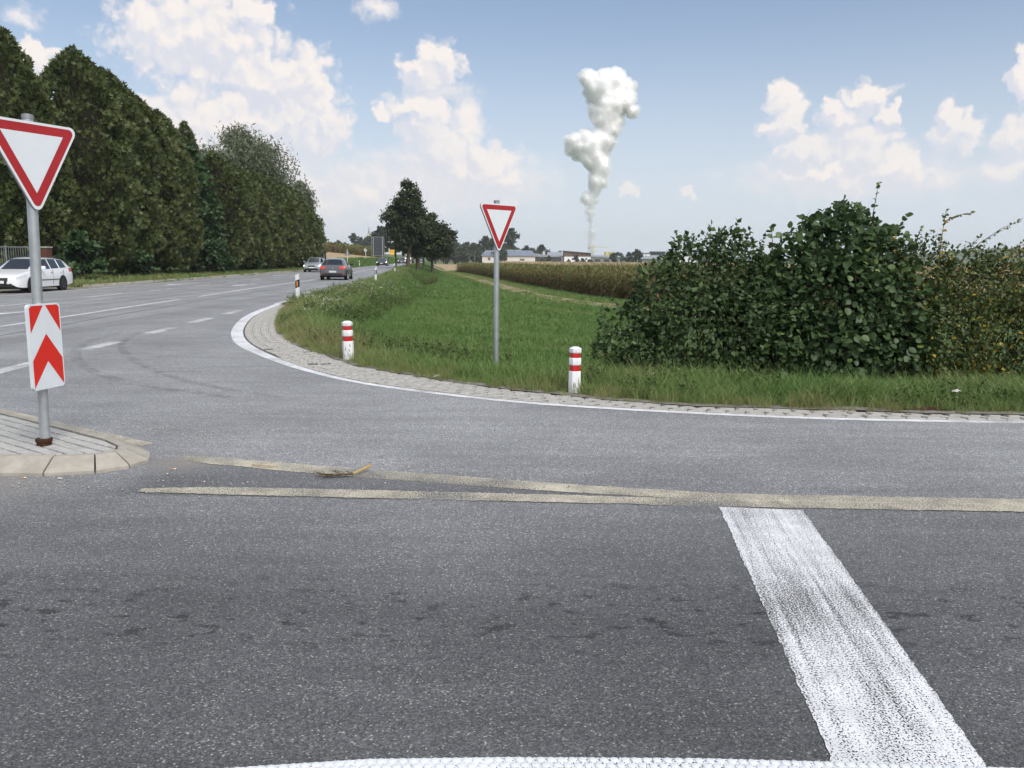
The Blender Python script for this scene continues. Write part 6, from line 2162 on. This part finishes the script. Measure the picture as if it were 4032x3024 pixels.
openings(t, [(-2.6 + k * 2.3, -1.7 + k * 2.3, 5.1, 6.1) for k in range(4)], -.12, 'window_red'); openings(t, [(-3 + k * 2.4, -2.1 + k * 2.4, 2.9, 3.9) for k in range(4)], -.02, 'pane_dark')
t = tag(empty('shed', (50.5, 455, GZ)), 'long low grey shed between the wooden house and the white houses', 'building')
b = MB(); b.box((0, 5, 2.1), (15.6, 10, 4.2)); b.build('wall', MATS['wall_grey'], t)
b = MB(); b.add([(-8.2, -.5, 4.9), (8.2, -.5, 4.6), (8.2, 10.5, 5.4), (-8.2, 10.5, 5.6), (-8.2, -.5, 4.6), (8.2, -.5, 4.3), (8.2, 10.5, 5.1), (-8.2, 10.5, 5.3)], [(0, 1, 2, 3), (7, 6, 5, 4), (0, 4, 5, 1), (1, 5, 6, 2), (2, 6, 7, 3), (3, 7, 4, 0)]); b.build('roof', MATS['roof_grey'], t)
openings(t, [(-6, -3, .6, 3.4), (-1, 2, .6, 3.4), (4, 6.5, .6, 3.4)], -.02, 'wall_dark', 'door')
for k, x in enumerate((52.8, 55.4)):
    t = tag(empty('silo', (x, 472, GZ)), ('left' if k == 0 else 'right') + ' one of the two squat yellow silos behind the grey shed', 'silo', 'yellow silos')
    b = MB(); b.lathe([(1.3, 0), (1.3, 7.0), (1.22, 7.25)], n=20); b.build('drum', MATS['silo_yellow'], t, smooth=40)
    b = MB(); b.lathe([(1.32, 7.25), (.9, 7.4), (.2, 7.5)], n=20); b.build('lid', MATS['silo_yellow'], t, smooth=40)
for x, w, h, lab in ((69.5, 9.5, 6.6, 'flat roofed white house right of the grey shed'), (77.5, 5.5, 5.9, 'lower white house right of the flat roofed one')):
    t = tag(empty('house', (x, 452, GZ)), lab, 'house', 'white houses by the farm')
    b = MB(); b.box((0, 4, h / 2), (w, 8, h)); b.build('wall', MATS['wall_white'], t)
    b = MB(); b.box((0, 4, h + .12), (w + .8, 8.8, .24)); b.build('roof', MATS['wall_dark'], t)
    openings(t, [(-w * .42 + k * w * .3, -w * .42 + k * w * .3 + .9, h - 2.2, h - 1.1) for k in range(3)], -.02, 'pane_dark')
t = tag(empty('house', (80.3, 462, GZ)), 'dark flat topped building behind the white houses', 'house')
b = MB(); b.box((0, 4, 3.9), (7.4, 8, 7.8)); b.build('wall', MATS['wall_dark'], t)
openings(t, [(-3 + k * 2.1, -1.6 + k * 2.1, 5.6, 6.8) for k in range(3)], -.02, 'pane_dark')
t = tag(empty('shed', (75.5, 446, GZ)), 'shed with broad pale grey roof in front of the white houses', 'building')
b = MB(); b.box((0, 4, 1.9), (13, 8, 3.8)); b.build('wall', MATS['wall_grey'], t)
b = MB(); gable(b, -6.5, 6.5, 0, 8, 3.8, 5.2, .5); b.build('roof', MATS['roof_grey'], t)
t = tag(empty('house', (97, 470, GZ)), 'long white hall showing through the gap between the shrubs', 'house')
b = MB(); b.box((8, 4, 3), (30, 8, 6)); b.build('wall', MATS['wall_white'], t)
b = MB(); gable(b, -7, 23, 0, 8, 6, 7.4, .5); b.build('roof', MATS['roof_grey'], t)
t = tag(empty('tower_crane', (94, 985, -3)), 'thin tower crane in front of the steam plume', 'crane')
b = MB()
for sx in (-.6, .6):
    for sy in (-.6, .6): b.box((sx, sy, 10), (.22, .22, 20))
for k in range(12): b.box((0, -.6, 1 + k * 1.6), (1.7, .14, .14), Euler((0, .75 * (1 if k % 2 else -1), 0)))
b.build('mast', MATS['crane_yellow'], t)
b = MB(); b.box((8.5, 0, 16.8), (20, .5, .35)); b.box((-3.0, 0, 16.9), (5, .6, .5)); b.build('jib', MATS['crane_yellow'], t)
b = MB(); b.box((-4.6, 0, 16.0), (1.5, 1.2, 1.6)); b.build('counterweight', MATS['wall_grey'], t)

# church
t = tag(empty('church', (-256.8, 1500, 2)), 'cream church tower with a slender grey spire above the corn', 'church')
b = MB(); b.box((0, 0, 18.5), (5.4, 5.4, 37)); b.add([(-2.7, -2.71, 37), (2.7, -2.71, 37), (0, -2.71, 41)], [(0, 1, 2)]); b.build('tower', MATS['church_cream'], t)
b = MB(); vs = []
for z, r in ((37.0, 3.0), (40, 2.3), (46, 1.15), (53.4, .1)):
    vs += [(r * math.cos(a), r * math.sin(a), z) for a in [math.pi / 8 + k * math.pi / 4 for k in range(8)]]
b.add(vs, [(r * 8 + k, r * 8 + (k + 1) % 8, r * 8 + 8 + (k + 1) % 8, r * 8 + 8 + k) for r in range(3) for k in range(8)]); b.build('spire', MATS['spire_slate'], t)
for z0, z1 in ((29.5, 33.5), (24.5, 27)):
    b = MB(); b.box((0, -2.72, (z0 + z1) / 2), (1.2, .15, z1 - z0)); b.build('window', MATS['pane_dark'], t)
b = MB(); b.box((-6, 8, 11), (12, 20, 22)); b.build('nave', MATS['church_cream'], t)
b = MB(); b.add([(-12.5, -2.5, 22), (.5, -2.5, 22), (-6, -2.5, 27), (-12.5, 18.5, 22), (.5, 18.5, 22), (-6, 18.5, 27)], [(0, 2, 1), (3, 4, 5), (0, 3, 5, 2), (1, 2, 5, 4)]); b.build('nave_roof', MATS['spire_slate'], t)

# lamp posts far down the road
for k, (x, y) in enumerate(((-44, 335), (-40, 360), (-20, 440))):
    t = tag(empty('lamp_post', (x, y, H1(x, y))), 'thin lamp post standing before the far wood', 'lamp post', 'far lamp posts')
    b = MB(); b.tube([(0, 0, 0), (0, 0, 6.5), (.5, 0, 7.2)], [.09, .06, .05], 6); b.build('pole', MATS['steel'], t)
    b = MB(); b.box((.7, 0, 7.2), (.7, .25, .12)); b.build('lamp_head', MATS['alu_back'], t)

# distant wooded hills
ground_mat('hill_green', (0.035, 0.05, 0.03), (0.05, 0.07, 0.04), (0.07, 0.085, 0.05), .01)
def hill(name, x0, x1, y, hs, depth):
    xs = np.linspace(x0, x1, 60)
    hh = np.interp(xs, np.linspace(x0, x1, len(hs)), hs) + np.array([1.5 * math.sin(i * 1.3) + 1.0 * math.sin(i * 2.9) for i in range(60)])
    rows = []
    V = []
    for yy, f in ((y - depth, 0), (y - depth * .3, .7), (y, 1.0), (y + depth, 0.2)):
        V += [(x, yy, -6 + h * f) for x, h in zip(xs, hh)]
    i = np.arange(3)[:, None] * 60 + np.arange(59)[None]
    Fc = np.stack([i, i + 1, i + 61, i + 60], -1).reshape(-1, 4)
    tag(link(name, fast_mesh(name, np.array(V), Fc, True), MATS['hill_green']), kind='structure')
hill('hills', 900, 1700, 2050, [10, 26, 34, 38, 36, 40, 38, 36], 90)
hill('hills', -1500, 1000, 2150, [14, 16, 14, 12, 14, 12, 10, 12, 13, 12, 10], 80)

# ------------------------------------------------------------------ steam plume of the far power station
PLUME = [(236.54, 11.62, 7.0), (236.12, 32.06, 7.0), (234.32, 52.44, 7.0), (233.91, 72.78, 7.0), (234.95, 89.02, 7.0), (232.93, 120.03, 7.5), (233.9, 104, 6), (224.38, 136.12, 11.2), (236.41, 150.96, 8.4),
         (218.11, 176.3, 19.6), (236.96, 189.77, 18.2), (240.7, 207.13, 22.4), (247.09, 227.12, 30.8), (253.17, 260.31, 36.3), (239.01, 286.65, 41.9), (220.65, 322.07, 50.3), (177.12, 332.31, 30.8), (166.62, 312.55, 16.8),
         (258.2, 339.34, 41.9), (281.52, 382.61, 39.1), (304.13, 395.76, 19.6), (256.44, 417.57, 44.7), (280.15, 439.74, 50.3), (316.02, 456.75, 41.9), (343.79, 424.57, 22.4), (255.0, 482.18, 55.9), (216.85, 511.5, 30.8),
         (203.29, 520.39, 19.6), (288.11, 499.08, 44.7), (328.58, 489.04, 28.0), (300.96, 520.96, 22.4), (190, 300, 20), (245, 168, 9), (228, 160, 8)]
bm = bmesh.new()
R = np.random.default_rng(5)
PLUME += [(235 + R.normal(0, 1.0), z, R.uniform(8.5, 11.5)) for z in np.arange(4, 100, 6)]
PLUME += [(231 + R.normal(0, 3.5), z, R.uniform(6, 11)) for z in np.arange(106, 170, 7)]
for (px, pz, pr) in PLUME:
    pr *= .95
    blobs = [(px, 2500.0, pz, pr * .9)]
    for k in range(26 if pr > 15 else 4):
        v = R.normal(size=3); v /= np.linalg.norm(v)
        q = pr * R.uniform(.16, .36)
        blobs.append((px + v[0] * pr * .82, 2500 + v[1] * pr * .82, pz + v[2] * pr * .82, q))
    for (a, c, d, q) in blobs:
        bmesh.ops.create_icosphere(bm, subdivisions=2, radius=q, matrix=Matrix.Translation((a - 240, c - 2500, d)))
me = bpy.data.meshes.new('steam_plume'); bm.to_mesh(me); bm.free()
steam = bpy.data.materials.new('steam'); steam.use_nodes = True
sb = steam.node_tree.nodes['Principled BSDF']
sb.inputs['Base Color'].default_value = (.97, .93, .92, 1); sb.inputs['Roughness'].default_value = 1; sb.inputs['Specular IOR Level'].default_value = 0
sb.inputs['Subsurface Weight'].default_value = 1.0
sb.inputs['Subsurface Radius'].default_value = (1, 1, 1)
sb.inputs['Subsurface Scale'].default_value = 40.0
plume = tag(empty('steam_plume', (240, 2500, 0)), 'tall white steam plume rising behind the wooden house', 'steam plume')
veil = bpy.data.materials.new('steam_veil'); veil.use_nodes = True
veil.node_tree.nodes.clear()
vo_ = veil.node_tree.nodes.new('ShaderNodeOutputMaterial')
vp = veil.node_tree.nodes.new('ShaderNodeVolumePrincipled')
vp.inputs['Color'].default_value = (.995, .985, .97, 1)
vp.inputs['Density'].default_value = 0.055
veil.node_tree.links.new(vp.outputs[0], vo_.inputs['Volume'])
for nm, mt, offs in (('steam_core', steam, -4.5), ('steam_veil', veil, 3.5)):
    o = link(nm, me.copy(), mt, plume)
    md = o.modifiers.new('fuse', 'REMESH'); md.mode = 'VOXEL'; md.voxel_size = 2.8; md.use_smooth_shade = True
    for sc_, st_ in ((30, 9), (9, 3.5)):
        tx = bpy.data.textures.new('billow', 'CLOUDS'); tx.noise_scale = sc_; tx.noise_depth = 2
        md = o.modifiers.new('billow', 'DISPLACE'); md.texture = tx; md.strength = st_; md.mid_level = .5
    md = o.modifiers.new('inset', 'DISPLACE'); md.strength = offs; md.mid_level = 0.0

# ------------------------------------------------------------------ small things on the road
t = tag(empty('fallen_branch', (-1.25, 5.93, .012)), 'broken twig with pale stripped end lying between the yellow lines', 'branch')
b = MB(); b.tube([(-.12, -.07, .0), (.0, -.045, .01), (.09, -.035, .015)], [.004, .006, .0075], 6); b.tube([(.09, -.035, .015), (.02, .03, .02)], [.004, .002], 5); b.build('stem', MATS['twig_bark'], t)
b = MB(); b.tube([(.09, -.035, .016), (.17, .10, .03), (.19, .14, .035)], [.008, .010, .007], 6); b.tube([(.09, -.035, .018), (.175, .115, .04), (.20, .155, .045)], [.003, .004, .003], 5); b.build('pale_end', MATS['twig_pale'], t)
b = MB()
for k in range(13):
    p = Vector((-.08 + random.uniform(-.02, .14), -.06 + random.uniform(-.01, .02), .006))
    q = p + Vector((random.uniform(-.20, -.06), random.uniform(-.10, .12), random.uniform(-.002, .025)))
    m_ = (p + q) / 2 + Vector((random.uniform(-.02, .02), random.uniform(-.03, .03), .006))
    b.tube([p, m_, q], [.0035, .0025, .001], 4)
b.build('side_twigs', MATS['twig_bark'], t)
t = tag(empty('straw', (-1.88, 6.14, .012)), 'short pale straw lying on the upper yellow line', 'straw')
b = MB(); b.tube([(-.12, .07, 0), (-.02, .01, .006), (.10, .0, .003)], [.003, .004, .003], 5); b.build('stalk', MATS['twig_pale'], t)
mat('butt_orange', (0.55, 0.26, 0.1), 0.8, 0.2); mat('butt_white', (0.7, 0.69, 0.66), 0.8, 0.2)
for k, (x, y, a, lab) in enumerate(((-3.52, 5.79, .1, 'cigarette end on the road left of the kerb joint'), (-3.25, 5.78, -.2, 'white cigarette end on the road by the island kerb'), (-2.55, 6.06, .4, 'cigarette end on the road right of the island nose'))):
    t = tag(empty('cigarette_end', (x, y, .012), a), lab, 'litter', 'cigarette ends')
    b = MB(); b.tube([(-.012, 0, 0), (.012, 0, 0)], .0042, 8); b.build('filter', MATS['butt_orange' if k != 1 else 'butt_white'], t)
    b = MB(); b.tube([(.012, 0, 0), (.026, 0, .001)], [.0042, .003], 8); b.build('paper', MATS['butt_white'], t)
for k, (x, y, z, s, lab) in enumerate(((5.05, 9.3, .12, .05, 'white scrap of paper in the grass at the right edge'), (-1.0, 10.86, .03, .045, 'white scrap of paper at the edge of the paved strip'))):
    b = MB(); b.add([(-s, -s * .5, 0), (s, -s * .6, .01), (s * .8, s * .6, .03), (-s * .7, s * .5, .015), (0, 0, .03)], [(0, 1, 4), (1, 2, 4), (2, 3, 4), (3, 0, 4)])
    o = b.build('paper_scrap', MATS['butt_white']); o.location = (x, y, z)
    tag(o, lab, 'litter')
# loose grit along the island and the yellow lines
b = MB()
for k in range(520):
    if k < 260:
        u = random.random(); x, y = -5.0 + u * 4.2, 8.35 - u * 2.35 + abs(random.gauss(.12, .22))
    elif k < 420:
        x, y = random.uniform(-4, 1.2), random.gauss(5.72, .22)
    else:
        x, y = random.uniform(-5, 3), random.uniform(5.2, 8.6)
    if -4.9 < x < -2.8 and y > 5.8 and y < 8.3 - (x + 5.2) * .72:
        continue
    s = random.choice((.003, .004, .005, .007, .010))
    r1 = [(s * math.cos(a) * random.uniform(.7, 1.2), s * math.sin(a) * random.uniform(.7, 1.2), s * .3) for a in (0, 1.26, 2.5, 3.8, 5.0)]
    b.add([(x, y, .008 + s)] + [(x + p[0], y + p[1], .006 + p[2]) for p in r1] + [(x, y, .004)], [(0, 1 + i, 1 + (i + 1) % 5) for i in range(5)] + [(6, 1 + (i + 1) % 5, 1 + i) for i in range(5)])
mat('grit', (0.36, 0.34, 0.30), 0.9, 0.2, var=0.7, vscale=55)
tag(b.build('loose_grit', MATS['grit']), 'loose grit scattered on the asphalt beside the island', 'grit', kind='stuff')

# ------------------------------------------------------------------ haze: even thin air round the whole scene
b = MB(); b.box((0, 1000, 29.5), (5200, 2700, 73))
hz_o = b.build('haze', None)
hm = bpy.data.materials.new('haze_air'); hm.use_nodes = True
hm.node_tree.nodes.clear()
ho = hm.node_tree.nodes.new('ShaderNodeOutputMaterial')
pv = hm.node_tree.nodes.new('ShaderNodeVolumePrincipled')
pv.inputs['Color'].default_value = (.93, .96, 1.0, 1)
pv.inputs['Density'].default_value = 0.0002
pv.inputs['Anisotropy'].default_value = 0.2
hm.node_tree.links.new(pv.outputs[0], ho.inputs['Volume'])
hz_o.data.materials.clear(); hz_o.data.materials.append(hm)
tag(hz_o, kind='stuff')
